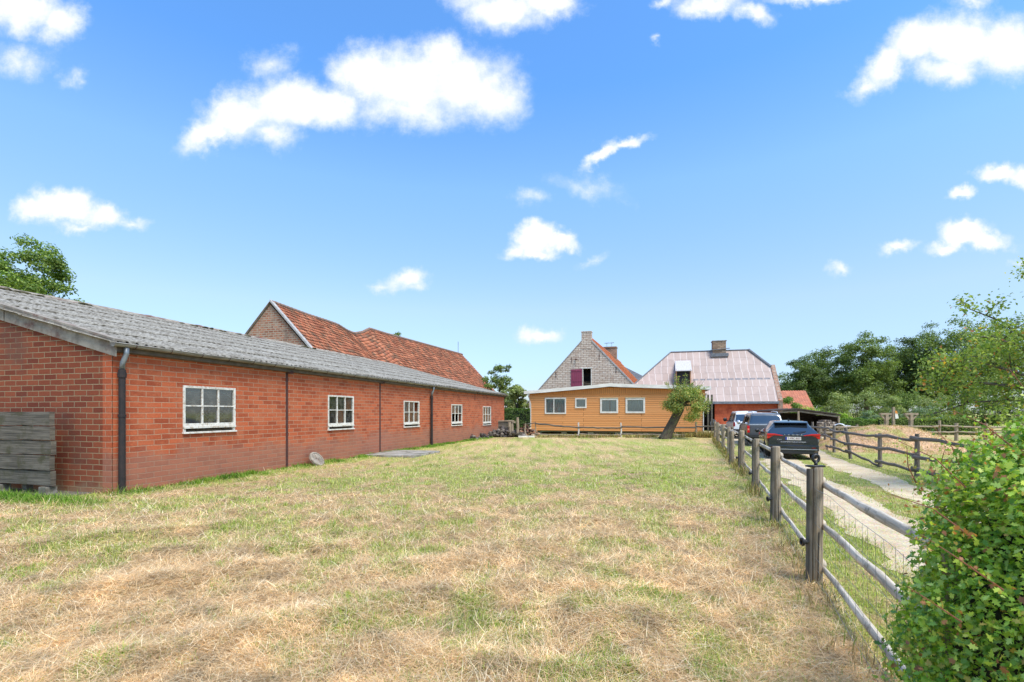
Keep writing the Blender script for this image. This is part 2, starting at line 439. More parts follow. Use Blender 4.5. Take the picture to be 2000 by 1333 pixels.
STRAW = np.array([lin(238,208,166), lin(226,190,146), lin(246,228,194), lin(206,168,124), lin(234,198,150), lin(178,144,108)])
GREEN = np.array([lin(182,190,84), lin(202,206,106), lin(160,178,70), lin(216,216,132), lin(134,162,58)])
def gcol(x, y):
    g = green(x, y)[:, None]; n = fbm(x*5, y*5, 3, 5)[:, None]
    a = np.array(lin(176,148,110))*(.6+.8*n); b = np.array(lin(146,152,84))*(.75+.5*n)
    soil = sst(fbm(x*1.3, y*1.3, 3, 77), .62, .72)[:, None]
    c = a*(1-g)+b*g
    far = sst(y, 9, 22)[:, None]
    c2 = np.array(lin(200,172,126))*(.8+.4*n)*(1-g)+np.array(lin(160,166,88))*(.8+.4*n)*g
    c = c*(1-far)+c2*far
    return c*(1-soil*.3)
# ------------------------------------------------------------ ground sheet
def axis(lo, a, b, hi, st):
    c = list(np.arange(a, b+1e-6, st)); d = st; x = b
    while x < hi: d *= 1.13; x += d; c.append(x)
    d = st; x = a
    while x > lo: d *= 1.13; x -= d; c.insert(0, x)
    return np.array(c)
xs = axis(-900, -9, 6, 900, .085); ys = axis(-60, 1.5, 12, 1500, .085)
X, Y = np.meshgrid(xs, ys); Xf = X.ravel(); Yf = Y.ravel()
V = np.stack([Xf, Yf, ground(Xf, Yf)], 1)
nx, ny = len(xs), len(ys)
i = np.arange(nx-1)[None, :]+nx*np.arange(ny-1)[:, None]; i = i.ravel()
lo = np.stack([i, i+1, i+1+nx, i+nx], 1).ravel()
gm, ntg, b = newmat('ground_dry_grass')
a = ntg.new('ShaderNodeAttribute', attribute_name='Col')
oc = ntg.coord('Object')
n1 = ntg.noise(oc, 22, 5, .75); n2 = ntg.noise(oc, 5, 5, .7)
c = ntg.mix(1.0, a.outputs[0], ntg.mix(ntg.ramp(n1, .3, .72), (.45,.44,.42), (1.5,1.5,1.5)), 'MULTIPLY')
c = ntg.mix(1.0, c, ntg.mix(ntg.ramp(n2, .3, .7), (.78,.80,.8), (1.2,1.18,1.15)), 'MULTIPLY')
ntg.put(b.inputs['Base Color'], c); b.inputs['Roughness'].default_value = .95; b.inputs['Specular IOR Level'].default_value = .1
bump(ntg, b, ntg.math('ADD', n1, n2), .9, .03)
g = build_np('ground', V, lo, np.full(len(i), 4), gm, cols=gcol(Xf, Yf), smooth=True); tag(g, kind='structure')
# gravel driveway: two wheel tracks and the yard
dm, nd, b = newmat('pale_gravel')
oc = nd.coord('Object'); n1 = nd.noise(oc, 60, 4, .8); n2 = nd.noise(oc, 1.6, 6, .7); vr = nd.new('ShaderNodeTexVoronoi'); nd.put(vr.inputs['Vector'], oc); vr.inputs['Scale'].default_value = 45
c = nd.mix(nd.ramp(n2, .35, .7), lin(216,198,166), lin(190,168,134))
c = nd.mix(1.0, c, nd.mix(nd.ramp(n1, .3, .7), (.72,.7,.68), (1.18,1.18,1.18)), 'MULTIPLY')
c = nd.mix(.3, c, vr.outputs['Color'], 'SOFT_LIGHT')
nd.put(b.inputs['Base Color'], c); b.inputs['Roughness'].default_value = .95; b.inputs['Specular IOR Level'].default_value = .15
bump(nd, b, nd.math('ADD', n1, vr.outputs['Distance']), .7, .012)
mb = MB()
for T, sd in ((TL,1),(TR,2)):
    yv = np.arange(-8, 26, .12); cx, hw = trk(T, yv)
    wl = (fbm(yv*1.6, yv*0+sd*9, 4, 4)-.5)*.42; wr = (fbm(yv*1.6, yv*0+sd*17, 4, 4)-.5)*.42
    k = len(mb.v); m = 6; vs = []
    for j in range(len(yv)):
        for q in range(m+1):
            f = q/m; x = cx[j]-hw[j]-wl[j]+(2*hw[j]+wl[j]+wr[j])*f
            vs.append((x, yv[j]-.35*(x-cx[j]), .006-.0))
    fs = [(j*(m+1)+q, j*(m+1)+q+1, (j+1)*(m+1)+q+1, (j+1)*(m+1)+q) for j in range(len(yv)-1) for q in range(m)]
    mb.add(vs, fs)
o = mb.build('driveway', dm); tag(o, kind='structure')
mb = MB(); mb.poly([(x,y,.011) for x,y in YARD]); o = mb.build('yard', dm); tag(o, kind='structure')
# ------------------------------------------------------------ building materials
BR_BARN = brickmat('red_brick', lin(190,98,62), lin(146,70,46), lin(178,140,112), stain=lin(150,112,94), zlow=.75, varc=lin(186,106,72), mix_noise=.6)
BR_GABLE = brickmat('weathered_red_brick', lin(148,80,54), lin(116,58,42), lin(160,140,108), stain=lin(150,132,104), zlow=.2, dark=lin(104,78,66), mix_noise=.4)
BR_OLD = brickmat('old_brown_brick', lin(176,118,90), lin(124,80,62), lin(176,160,142), bw=.42, bh=.17, ms=.028, vs=2.5, varc=lin(170,150,130), dark=lin(110,96,86), stain=lin(196,188,176))
BR_GREY = brickmat('lime_washed_brick', lin(216,198,178), lin(186,162,142), lin(146,122,106), bw=.5, bh=.17, ms=.022, varc=lin(224,210,192), vs=3.5, stain=lin(150,124,110), mix_noise=.5)
BR_CH = brickmat('sooty_brick', lin(176,150,124), lin(132,106,86), lin(120,106,92), bw=.4, bh=.15, ms=.02, mix_noise=.5)
BR_TILE = brickmat('red_block', lin(214,112,76), lin(200,98,66), lin(170,86,60), bw=.12, bh=.26, ms=.008, varc=lin(170,76,54), mix_noise=.25, bmp=.3)
FIBRE = simple('fibre_cement_sheet', lin(150,146,138), lin(112,107,98), (2.2,2.2), .95, bmp=.5, c3=lin(86,80,68), sc3=3.4, lo=.3, hi=.68)
FIBRE2 = simple('fibre_cement_trim', lin(166,156,140), lin(122,113,100), (2.5,2.5), .95, bmp=.4, c3=lin(104,62,52), sc3=.8)
MOSS = simple('moss', lin(84,78,44), lin(60,52,36), (20,20), .95, kind='Object')
ZINC = simple('zinc', lin(150,156,160), lin(104,108,110), (5,5), .45, metal=.6, bmp=.1)
ZINCD = simple('gutter_metal', lin(160,158,152), lin(112,106,98), (1.5,14), .6, metal=.35, bmp=.15)
PIPE = simple('black_clay_pipe', lin(32,28,27), lin(50,38,34), (6,6), .65, bmp=.2, kind='Object')
STEEL = simple('rusty_steel', lin(88,48,40), lin(60,38,34), (6,14), .8, bmp=.3)
PAINT = simple('flaking_white_paint', lin(228,224,214), lin(200,194,180), (5,5), .7, bmp=.2, c3=lin(168,150,128), sc3=11)
PAINTC = simple('cream_paint', lin(226,222,210), lin(206,200,186), (3,3), .7, bmp=.1)
GLASSD = glassmat('dusty_glass', (.62,.66,.66), .10, .05, dirt=.38)
GLASSP = glassmat('window_glass', (.8,.85,.84), .06, .03, dirt=.1)
DARK = simple('dark_interior', (.012,.011,.010), (.02,.018,.016), bmp=0)
CONC = simple('concrete', lin(170,164,152), lin(124,118,106), (2,2), .95, bmp=.4, c3=lin(96,92,74), sc3=2.2)
WGREY = simple('weathered_grey_wood', lin(180,162,136), lin(118,101,80), (1.6,38), .9, bmp=.7, lo=.3, hi=.7, c3=lin(92,84,68), sc3=1.7)
WPLANK = simple('old_grey_plank', lin(122,114,100), lin(64,58,50), (1.2,26), .92, bmp=.8, lo=.28, hi=.7, c3=lin(74,70,46), sc3=1.9)
BARK = simple('bark', lin(104,90,70), lin(58,48,38), (3,26), .95, bmp=1., bd=.03, c3=lin(96,98,60), sc3=2.5)
STICK = simple('grey_branch_wood', lin(142,130,118), lin(88,78,70), (2,24), .92, bmp=.6, c3=lin(108,100,84), sc3=3)
# ------------------------------------------------------------ the brick barn
barn = empty('brick_barn', (BO.x, BO.y, 0), BA, 'long low red brick barn with grey corrugated roof and five small white windows', 'barn')
BL_ = 27.8; BW = 9.0
WIN = [(1.56,1.50,1.15,2.28),(6.9,1.50,1.04,2.24),(12.2,1.52,.98,2.17),(17.62,1.6,.90,2.10),(22.9,1.68,.80,2.05)]
ops = [(a, a+w, z0, z1) for a,w,z0,z1 in WIN]
mb = wall(MB(), 0, BL_, -.1, lambda t: 2.98-.003*t, [], ops, 0, .25); mb.build('front_wall', BR_BARN, barn)
gx = Matrix(((0,-1,0,0),(1,0,0,0),(0,0,1,0),(0,0,0,1)))   # wall x -> local y ; wall y -> -local x
def zr(s): return 3.05+.268*(s+.12)
def gable(name, mat, par, t0, t1, s0, s1, bot, topf, brk):
    m = MB(Matrix(((0,1,0,0),(1,0,0,0),(0,0,1,0),(0,0,0,1))))
    wall(m, s0, s1, bot, topf, brk, [], t0, t1)
    m.f = [f[::-1] for f in m.f]
    return m.build(name, mat, par)
gable('gable_wall', BR_GABLE, barn, 0.003, .25, .25, BW, -.1, lambda s: zr(s)-.08, [])
gable('gable_wall', BR_BARN, barn, BL_-.25, BL_-.003, .25, BW, -.1, lambda s: zr(s)-.08, [])
MB().quad((.25,0.006,-.1),(.003,.006,-.1),(.003,.006,0),(.25,.006,0))
mb = MB(); mb.box(0.003,.02,.0,.25,-.1,zr(0)-.12); mb.build('gable_corner', BR_GABLE, barn)
MB().box(0,BL_,BW-.25,BW,0,5.2).build('back_wall', BR_BARN, barn)
MB().box(.3,BL_-.3,.5,BW-.3,.0,.05).build('barn_floor', CONC, barn)
# corrugated roof
rt = np.linspace(-.14, BL_+.12, 1120); rows = 7; Vv = []; Ff = []; Uu = []
sl_ = (BW+.2)/rows
V=[];L=[];UV=[]
k0=0
for r in range(rows):
    s0 = -.14+r*sl_; s1 = s0+sl_+.10
    for jj, s in enumerate((s0, (s0+s1)/2, s1)):
        lift = .024*(1-jj/2)-.0
        z = zr(s)-.003*rt+lift+.034*np.cos(rt*2*math.pi/.2)+(fbm(rt*.4, rt*0+s*.5, 2, 3)-.5)*.05
        for q in range(len(rt)): V.append((rt[q], s, z[q])); UV.append((rt[q], s))
    n = len(rt)
    for jj in range(2):
        for q in range(n-1):
            a = k0+jj*n+q; L += [a, a+1, a+1+n, a+n]
    # thickness lip
    base = len(V)
    z = zr(s0)-.003*rt+.024+.034*np.cos(rt*2*math.pi/.2)+(fbm(rt*.4, rt*0+s0*.5, 2, 3)-.5)*.05
    for q in range(n): V.append((rt[q], s0+.004, z[q]-.014)); UV.append((rt[q], s0+.01))
    for q in range(n-1): L += [base+q, base+q+1, k0+q+1, k0+q]
    k0 = len(V)
V = np.array(V); L = np.array(L); UV = np.array(UV)
fm, nf, bf = newmat('corrugated_fibre_cement')
uv = nf.coord('UV'); n1 = nf.noise(uv, 1.1, 8, .72); n2 = nf.noise(uv, 9, 6, .7); n3 = nf.noise(nf.scale(uv, 5, 1.2), 3, 5, .7)
c = nf.mix(nf.ramp(n2, .35, .66), lin(158,153,142), lin(112,106,96))
c = nf.mix(nf.ramp(n3, .5, .72, 0, .8), c, lin(74,68,58))
c = nf.mix(nf.ramp(n1, .5, .66, 0, .5), c, lin(182,178,168))
sx = nf.new('ShaderNodeSeparateXYZ'); nf.put(sx.inputs[0], uv)
fr = nf.math('FRACT', nf.math('DIVIDE', nf.math('ADD', sx.outputs[1], .14), sl_))
edge = nf.math('MULTIPLY', nf.ramp(fr, .16, .0), nf.ramp(nf.noise(uv, 7, 4, .7), .42, .6))
c = nf.mix(nf.math('MULTIPLY', edge, .85), c, lin(62,56,42))
fz = nf.math('MULTIPLY', nf.ramp(sx.outputs[1], 7.2, 9.0), nf.ramp(nf.noise(uv, 2.4, 6, .75), .45, .6))
c = nf.mix(nf.math('MULTIPLY', fz, .7), c, lin(84,76,56))
nf.put(bf.inputs['Base Color'], c); bf.inputs['Roughness'].default_value = .95; bf.inputs['Specular IOR Level'].default_value = .15
bump(nf, bf, n2, .6, .01)
build_np('roof', V, L, np.full(len(L)//4, 4), fm, barn, uvs=UV[L], smooth=True)
mb = MB(); mb.quad((-.12,BW,zr(BW)-.02),(BL_+.1,BW,zr(BW)-.1),(BL_+.1,BW+1.2,zr(BW)-.8),(-.12,BW+1.2,zr(BW)-.7)); mb.build('back_roof', FIBRE, barn)
mb = MB()
for q in range(25):
    t0 = -.2+q*1.13; z = zr(BW)+.02-.003*t0+random.uniform(-.012,.012)
    pts = [(a, h) for a, h in ((-.28,-.12),(-.2,-.02),(-.08,.06),(.06,.08),(.2,.03),(.3,-.1),(.06,.02))]
    for e0, e1, sc in ((0,1.13,1.0),(-.02,.14,1.16)):
        mb.prism([(a*sc, h*sc) for a,h in pts], lambda a,b,d,z=z: (d, BW+a, z+b), t0+e0, t0+e1)
mb.build('ridge_cap', FIBRE2, barn)
mb = MB()
for q in range(46):
    t = random.choice([1.5,3.5,5.2,9,10.5,12,16,17,20])+random.uniform(-.9,.9)
    mb.blob((t, BW-.2+random.uniform(-.2,.08), zr(BW)-.04-.003*t), random.uniform(.05,.13), squash=(1.6,1,.5))
mb.build('moss', MOSS, barn)['kind'] = 'stuff'
# barge boards on the near verge (three lengths)
for q,(s0,s1) in enumerate(((-.16,3.05),(3.07,6.3),(6.32,9.05))):
    mb = MB(); z0 = zr(s0); z1 = zr(s1); d = .008*(q%2)
    mb.prism([(s0,z0-.27),(s1,z1-.27),(s1,z1+.045),(s0,z0+.045)], lambda a,b,dd: (dd,a,b), -.055-d, -.02-d)
    mb.prism([(s0,z0+.045),(s1,z1+.045),(s1,z1+.085),(s0,z0+.085)], lambda a,b,dd: (dd,a,b), -.06-d, .13)
    mb.build('barge_board', FIBRE2, barn)
mb = MB(); mb.box(-.02,BL_,-.1,-.0,2.84,2.93)
for v in range(4,8): pass
mb = MB(); mb.prism([(-.02,2.86),(-.02,2.97),(-.12,2.99),(-.12,2.88)], lambda a,b,d: (d,a,b-.003*max(d,0)), 0, BL_); mb.build('soffit_board', simple('dark_timber', lin(104,94,84), lin(78,70,62)), barn)
# gutter: half round with brackets
pr = [(math.cos(a)*.075, math.sin(a)*.065) for a in np.linspace(math.pi, 2*math.pi, 9)]
mb = MB()
vs = [(t, -.20+a, 3.03-.0036*t+b) for t in (-.12, 7, 14, 21, BL_+.1) for a,b in pr]
mb.add(vs, [(r*9+k, r*9+k+1, (r+1)*9+k+1, (r+1)*9+k) for r in range(4) for k in range(8)])
mb.tube([(-.12,-.275,3.035),(BL_+.1,-.275,3.035-.1)], .011, 6)
mb.poly([(-.12,-.20+a,3.03+b) for a,b in pr]); mb.poly([(BL_+.1,-.20+a,2.93+b) for a,b in pr])
go = mb.build('gutter', ZINCD, barn, smooth=True)
for q in range(36):
    t = .3+q*.78
    if q == 0:
        mb = MB(); mb.tube([(0, -.20+a*1.06, 3.028+b*1.1) for a,b in pr]+[(0,-.11,3.0)], .008, 4); br0 = mb.build('bracket', STEEL, go)
    b1 = br0 if q == 0 else br0.copy()
    if q: COL.objects.link(b1)
    b1.location = (t,0,-.0036*t); b1.parent = go

for t in (.14, 14.9):
    e = empty('downpipe'); e.parent = barn
    z = 2.96-.0036*t
    MB().tube([(t,-.2,z),(t,-.2,z-.12),(t-.02,-.12,z-.32),(t-.02,-.11,z-.46)], .05, 10).build('pipe_elbow', ZINC, e, True)
    mb = MB(); mb.tube([(t-.02,-.11,z-.44),(t-.02,-.11,z-.50),(t-.02,-.11,z-.501),(t-.02,-.11,z-.60)], [.066,.066,.078,.076], 12)
    mb.tube([(t-.02,-.11,z-.58),(t-.02,-.11,z-1.35),(t-.02,-.11,z-1.351),(t-.02,-.11,z-1.40),(t-.02,-.11,z-1.401),(t-.02,-.11,-.05)], [.06,.058,.07,.07,.06,.062], 12)
    mb.build('drain_pipe', PIPE, e, False)
for t in (4.96, 10.23, 21.4):
    mb = MB(); zb = -.05 if t < 20 else 2.4
    mb.box(t-.045,t+.045,-.012,.03,zb,2.86-.003*t); mb.bar((t,-.03,2.84),(t+.1,-.16,2.84),.05,.07)
    mb.build('steel_post', STEEL, barn)
WEB = simple('cobweb', lin(190,190,182), None, bmp=0)
NEST = simple('straw_nest', lin(96,84,64), lin(60,50,38), (30,30), .95, kind='Object')
for wi,(a,w,z0,z1) in enumerate(WIN):
    e = empty('window', (a,0,z0)); e.parent = barn; H = z1-z0; hh = .15
    mb = MB(); y0, y1 = -.02, .05
    mb.box(0,.06,y0,y1,hh,H); mb.box(w-.06,w,y0,y1,hh,H); mb.box(.06,w-.06,y0,y1,H-.055,H); mb.box(.06,w-.06,y0+.004,y1,hh+.0,hh+.09)
    mb.box(.01,.07,y0+.004,y1,.045,hh-.003); mb.box(w-.07,w-.01,y0+.004,y1,.045,hh-.003)
    mb.build('frame', PAINT, e, bev=.004)
    mb = MB(); iw = w-.12; 
    for f in (1/3, 2/3): mb.box(.06+iw*f-.02,.06+iw*f+.02,y0+.008,y1-.01,hh+.09,H-.055)
    zm = (hh+.09+H-.055)/2; 
    for q in range(3): mb.box(.06+iw*q/3+(.02 if q else 0),.06+iw*(q+1)/3-(.02 if q < 2 else 0),y0+.01,y1-.012,zm-.014,zm+.014)
    mb.build('glazing_bar', PAINT, e)
    MB().box(-.012,w+.012,-.055,.06,0,.042).build('sill', PAINT, e, bev=.004)
    MB().box(.01,w-.01,-.045,.052,hh-.03,hh+.022).build('lower_rail', PAINT, e, bev=.004)
    mb = MB()
    for q in range(3):
        for r in range(2):
            if (wi,q,r) in ((3,0,0),(3,1,0),(3,2,0),(2,2,1)): continue
            x0 = .06+iw*q/3; zz0 = hh+.09 if r == 0 else zm; zz1 = zm if r == 0 else H-.055
            tl = random.uniform(-.006,.006); yy = .02
            mb.quad((x0,yy+tl,zz0),(x0+iw/3,yy-tl,zz0),(x0+iw/3,yy-tl,zz1),(x0,yy+tl,zz1))
    mb.build('pane', GLASSD, e)
    if wi < 2:
        mb = MB(); rr = random.Random(wi+3)
        for q in range(15 if wi == 0 else 8):
            x = rr.uniform(.1,w-.1); z = rr.uniform(hh+.12,H-.12); ang = rr.uniform(-.6,.6)+rr.choice((0,0,2.2)); pts = []
            for k in range(6):
                pts.append((min(max(x,.07),w-.07), .045+.01*rr.random(), min(max(z,hh+.1),H-.06)))
                ang += rr.uniform(-.7,.7); x += math.cos(ang)*.09; z += math.sin(ang)*.07
            mb.tube(pts, [.0045,.006,.004,.005,.003,.001], 4)
        mb.build('cobweb', WEB, e)['kind'] = 'stuff'
    mb = MB()
    for q in range(40):
        x = random.uniform(.08,w-.08); mb.tube([(x,.02,.05),(x+random.uniform(-.1,.1),.01+random.uniform(-.02,.03),.07+random.uniform(0,.05))], .005, 3, False)
    mb.box(.07,w-.07,.03,.05,.045,hh-.06)
    mb.build('nest', NEST, e)
# ------------------------------------------------------------ plank bin, pad, millstone, slab
mb = empty('plank_bin', (0,0,0), 0, 'stack of thick weathered grey planks standing against the end of the brick barn', 'plank wall')
mb.location = (BO.x, BO.y, 0); mb.rotation_euler = (0,0,BA); bin_ = mb
zz = .2
for q,h in enumerate((.30,.31,.29,.29,.29)):
    m = MB(); n = 14; s0, s1 = .99+random.uniform(-.012,.012), 4.6; t0 = -.46+random.uniform(-.02,.02)
    vs = []
    for k in range(n+1):
        s = s0+(s1-s0)*k/n; jz = random.uniform(-.008,.008); jt = random.uniform(-.005,.005)
        for tt, z in ((t0+jt,zz+jz),(t0+jt,zz+h-.018+random.uniform(-.008,.004)),(t0+.09,zz+h-.018),(t0+.09,zz+jz)): vs.append((tt,s,z))
    fs = [(k*4+a,(k+1)*4+a,(k+1)*4+(a+1)%4,k*4+(a+1)%4) for k in range(n) for a in range(4)]+[(0,1,2,3),(4*n+3,4*n+2,4*n+1,4*n)]
    m.add(vs, fs); m.build('plank', WPLANK, bin_); zz += h
for s in (1.9, 3.6): MB().box(-.36,-.24,s-.06,s+.06,-.05,1.6).build('post', WPLANK, bin_)
for s in (1.05,2.4): MB().box(-.5,-.3,s,s+.2,0,.17).build('block', CONC, bin_)
o = MB().box(-.62,-.02,.5,4.6,-.05,.02).build('concrete_pad', WPLANK); o.location = BO; o.rotation_euler = (0,0,BA)
tag(o, 'low dark dirty pad on the ground under the plank stack at the barn end', 'concrete pad')
o = MB().box(8.9,11.3,-2.15,-.12,-.06,.075).build('concrete_slab', CONC, bev=.02); o.location = BO; o.rotation_euler = (0,0,BA)
tag(o, 'flat square concrete cover slab in the grass beside the long barn wall', 'slab')
mb = MB(); rr = .27
Mx = Matrix.Translation((5.9,-.33,.17)) @ Matrix.Rotation(math.radians(52),4,'X')
mb.lathe([(0,-.05),(rr*.9,-.05),(rr,-.03),(rr,.03),(rr*.92,.05),(rr*.8,.05),(rr*.78,.03),(0,.03)], lambda x,y,h: Mx @ Vector((x,y,h)), 22)
for q in range(8):
    a = q*math.pi/8; mb.bar(Mx @ Vector((math.cos(a)*.2,math.sin(a)*.2,.032)), Mx @ Vector((-math.cos(a)*.2,-math.sin(a)*.2,.032)), .012, .008)
o = mb.build('grindstone', FIBRE2); o.location = BO; o.rotation_euler = (0,0,BA); tag(o, 'round grey ribbed stone disc leaning against the foot of the brick barn', 'stone')
# ------------------------------------------------------------ old tiled barn behind
ob = empty('old_tiled_barn', (BO.x,BO.y,0), BA, 'tall old barn with sagging orange pantile roof behind the low brick barn', 'barn')
SA = 17.0; T0, T1 = 23.4, 62.5; HWD = 6.6; SLP = 1.04
def ridge(t): return np.interp(t, [23.2,27.5,30,31.6,33.0,34.2,35.6,36.9,40,50,63], [9.95,9.72,9.66,9.6,9.3,9.2,9.55,10.12,10.1,10.25,10.42])
gable('gable_wall', BR_OLD, ob, T0, T0+.4, SA-HWD, SA+HWD, 0, lambda s: 9.86-SLP*abs(s-SA), [SA])
gable('gable_wall', BR_OLD, ob, T1-.4, T1, SA-HWD, SA+HWD, 0, lambda s: 10.2-SLP*1.02*abs(s-SA), [SA])
m = MB(); m.box(T0+.4,T1-.4,SA-HWD,SA-HWD+.35,0,3.0); m.box(T0+.4,T1-.4,SA+HWD-.35,SA+HWD,0,3.0); m.build('side_wall', BR_OLD, ob)
def tiles(par, name, n_t, n_s, Ptile, mat, miss=(), jit=.02, sw=.028, seg=5):
    V = []; L = []; C = []; UV = []
    PAL = [lin(184,116,84),lin(172,106,78),lin(160,100,76),lin(192,128,96),lin(144,94,72),lin(178,114,86),lin(130,98,78)]
    V = []; 
    for r in range(n_s):
        for q in range(n_t):
            if (q, r) in miss: continue
            col = np.array(PAL[int(rng.integers(0, len(PAL)))])*rng.uniform(.8,1.1)
            if rng.random() < .10: col = col*.5+np.array(lin(110,96,78))*.5
            k = len(V); a = rng.normal(0, jit, 4)
            for e in (0, 1):
                for c in range(seg+1):
                    f = c/seg
                    V.append(Ptile(q+f+a[0]*.6, r+e*1.08, (.085+a[1]*.5 if e == 0 else .012)+sw*math.sin(f*2*math.pi)+a[2]*.4*(1-e)))
                    C.append(col)
            kk = len(V)
            for c in range(seg+1): # front lip
                v = Ptile(q+c/seg+a[0]*.6, r, (.085+a[1]*.5)+sw*math.sin(c/seg*2*math.pi)+a[2]*.4-.06); V.append(v); C.append(col)
            for c in range(seg):
                L += [k+c, k+c+1, k+seg+1+c+1, k+seg+1+c]; L += [kk+c, kk+c+1, k+c+1, k+c]
    L = np.array(L); return build_np(name, np.array(V), L, np.full(len(L)//4, 4), mat, par, cols=np.array(C))
TM = attrmat('clay_pantile', .85, 0, .2, .5, .9)
NT_ = 150; NS_ = 26; dt = (T1-T0+.3)/NT_
def bpt(side):
    ca = math.cos(math.atan(SLP)); sa = math.sin(math.atan(SLP))
    def f(q, r, h):
        t = T0-.15+q*dt; fr = min(r/NS_, 1.02)
        s = SA-side*(HWD+.25)*(1-fr)
        zt = float(ridge(t)); z = zt-SLP*(HWD+.25)*(1-fr)*(1+(zt-9.95)*.08)
        z += .03*math.sin(t*.6+fr*4)+.025*math.sin(t*1.7+1.3*fr*9)
        return (t, s-side*sa*h, z+ca*h)
    return f
miss = {(34,11),(35,11),(34,12),(33,11),(35,10)}
tiles(ob, 'roof', NT_, NS_, bpt(1), TM, miss)
bf2 = bpt(-1); m = MB(); n = 40
for q in range(n):
    a, b_ = NT_*q/n, NT_*(q+1)/n
    m.quad(bf2(a,0,.03), bf2(a,NS_,.03), bf2(b_,NS_,.03), bf2(b_,0,.03))
m.build('back_roof', simple('clay_tile_plain', lin(160,86,62), lin(120,66,52)), ob)
bf1 = bpt(1); m = MB()
for q in range(n):
    a, b_ = NT_*q/n, NT_*(q+1)/n
    m.quad(bf1(a,0,-.09), bf1(b_,0,-.09), bf1(b_,NS_,-.09), bf1(a,NS_,-.09))
m.build('roof_deck', DARK, ob)
m = MB()
for q in range(90):
    t = T0+q*(T1-T0)/90
    m.tube([(t,SA,float(ridge(t))+.02),(t+.5,SA,float(ridge(t+.5))+.04)],[.15,.17],8)
m.build('ridge_tile', simple('ridge_tile', lin(148,112,92), lin(110,96,84), (6,6), .9, kind='Object', bmp=.4), ob)
m = MB(); LEAD = simple('grey_mortar', lin(182,180,176), lin(150,146,140), (4,4), .9)
m.prism([(SA,9.98),(SA-HWD-.2,9.98-SLP*(HWD+.2)),(SA-HWD-.2,9.98-SLP*(HWD+.2)+.22),(SA,10.14)], lambda a,b,d: (d,a,b), T0-.16, T0+.14)
m.prism([(SA,9.96),(SA+HWD+.2,9.98-SLP*(HWD+.2)),(SA+HWD+.2,9.98-SLP*(HWD+.2)+.08),(SA,10.06)], lambda a,b,d: (d,a,b), T0-.12, T0+.12)
m.build('verge_strip', LEAD, ob)
MB().tube([(T1-1.5,SA,10.4),(T1-1.5,SA,12.2)], .03, 5).build('lightning_rod', STEEL, ob)
# ------------------------------------------------------------ orange timber cabin
CA = -math.radians(15.6); cl_ = 12.77
corner = Vector((13.6,34.5,0)); cab = empty('timber_cabin', (13.6-.963*cl_, 34.5+.269*cl_, 0), math.atan2(-.269,.963), 'wide low orange timber clad cabin with white roof edge raised on blocks', 'cabin')
om, no, bo_ = newmat('orange_boarding')
uv = no.coord('UV'); br = no.new('ShaderNodeTexBrick'); no.put(br.inputs['Vector'], uv)
br.offset = .37; br.offset_frequency = 3
no.put(br.inputs['Color1'], lin(228,158,94)); no.put(br.inputs['Color2'], lin(216,144,80)); no.put(br.inputs['Mortar'], lin(112,66,30))
br.inputs['Scale'].default_value = 1; br.inputs['Mortar Size'].default_value = .012; br.inputs['Mortar Smooth'].default_value = .3
br.inputs['Brick Width'].default_value = 4.2; br.inputs['Row Height'].default_value = .135
gr = no.noise(no.scale(uv, 1.2, 30), 1.5, 5, .7)
c = no.mix(no.ramp(gr, .55, .8, 0, .45), br.outputs[0], lin(176,108,52))
c = no.mix(no.ramp(no.noise(no.scale(uv, .8, 9), 1.2, 6, .7), .62, .72, 0, .5), c, lin(150,92,50))
no.put(bo_.inputs['Base Color'], c); bo_.inputs['Roughness'].default_value = .6
bump(no, bo_, no.math('ADD', no.math('SUBTRACT', 1.0, br.outputs['Fac']), no.math('MULTIPLY', gr, .3)), .7, .015)
OVM = simple('orange_board_vertical', lin(216,142,70), lin(190,118,56), (30,1), .65, bmp=.3)
CW = [(12.77-11.48,12.77-9.9,1.56,2.74),(12.77-9.16,12.77-8.36,2.0,2.7),(12.77-7.3,12.77-6.05,1.62,2.66),(12.77-5.46,12.77-4.14,1.62,2.66)]
pk = cl_-6.66
def ctop(x): return float(np.interp(x, [-.3,pk-.9,pk,pk+.9,cl_+.3], [3.02,3.43,3.52,3.46,3.2]))
wall(MB(), .18, cl_-.18, .27, lambda x: ctop(x)-.42 if False else 2.98, [], CW, 0, .12).build('front_wall', om, cab)
m = MB(); wall(m, .05, cl_-.05, 2.985, lambda x: ctop(x)+.02, list(np.linspace(.5,cl_-.5,12)), [], -.03, .1)
m.build('gable_boarding', om if False else OVM, cab)
m = MB(); m.box(.5,cl_-.5,-.045,-.03,2.96,3.0); m.build('trim_strip', OVM, cab)
# boards batten lines on gable: thin vertical grooves
m = MB()
for q in range(58):
    x = pk-4.2+q*.145; m.box(x,x+.012,-.034,-.0305,3.02,ctop(x)-.02)
m.build('board_groove', simple('groove', lin(150,92,44)), cab)['kind'] = 'stuff'
for sg, xa in ((-1,.18),(1,cl_-.18)):  # flared ends
    m = MB(); xo = xa+sg*(-.13 if sg < 0 else -.0)*0+sg*.22
    m.prism([(xa,2.3),(xo,2.98),(xa,2.98)], lambda a,b,d: (a,d,b), -.02, 4.6)
    m.build('flare_boarding', om, cab)
    m = MB(); m.bar((xa+sg*.02,-.035,.27),(xa+sg*.02,-.035,2.3),.06,.03,(0,1,0)); m.bar((xa+sg*.02,-.035,2.3),(xo+sg*.02,-.035,2.98),.06,.03,(0,1,0)); m.build('corner_trim', PAINTC, cab)
MB().box(.18,.28,.12,4.6,.27,2.98).build('side_wall', om, cab); MB().box(cl_-.28,cl_-.18,.12,4.6,.27,2.98).build('side_wall', WPLANK, cab)
MB().box(.28,cl_-.28,4.5,4.6,.27,3.4).build('back_wall', om, cab)
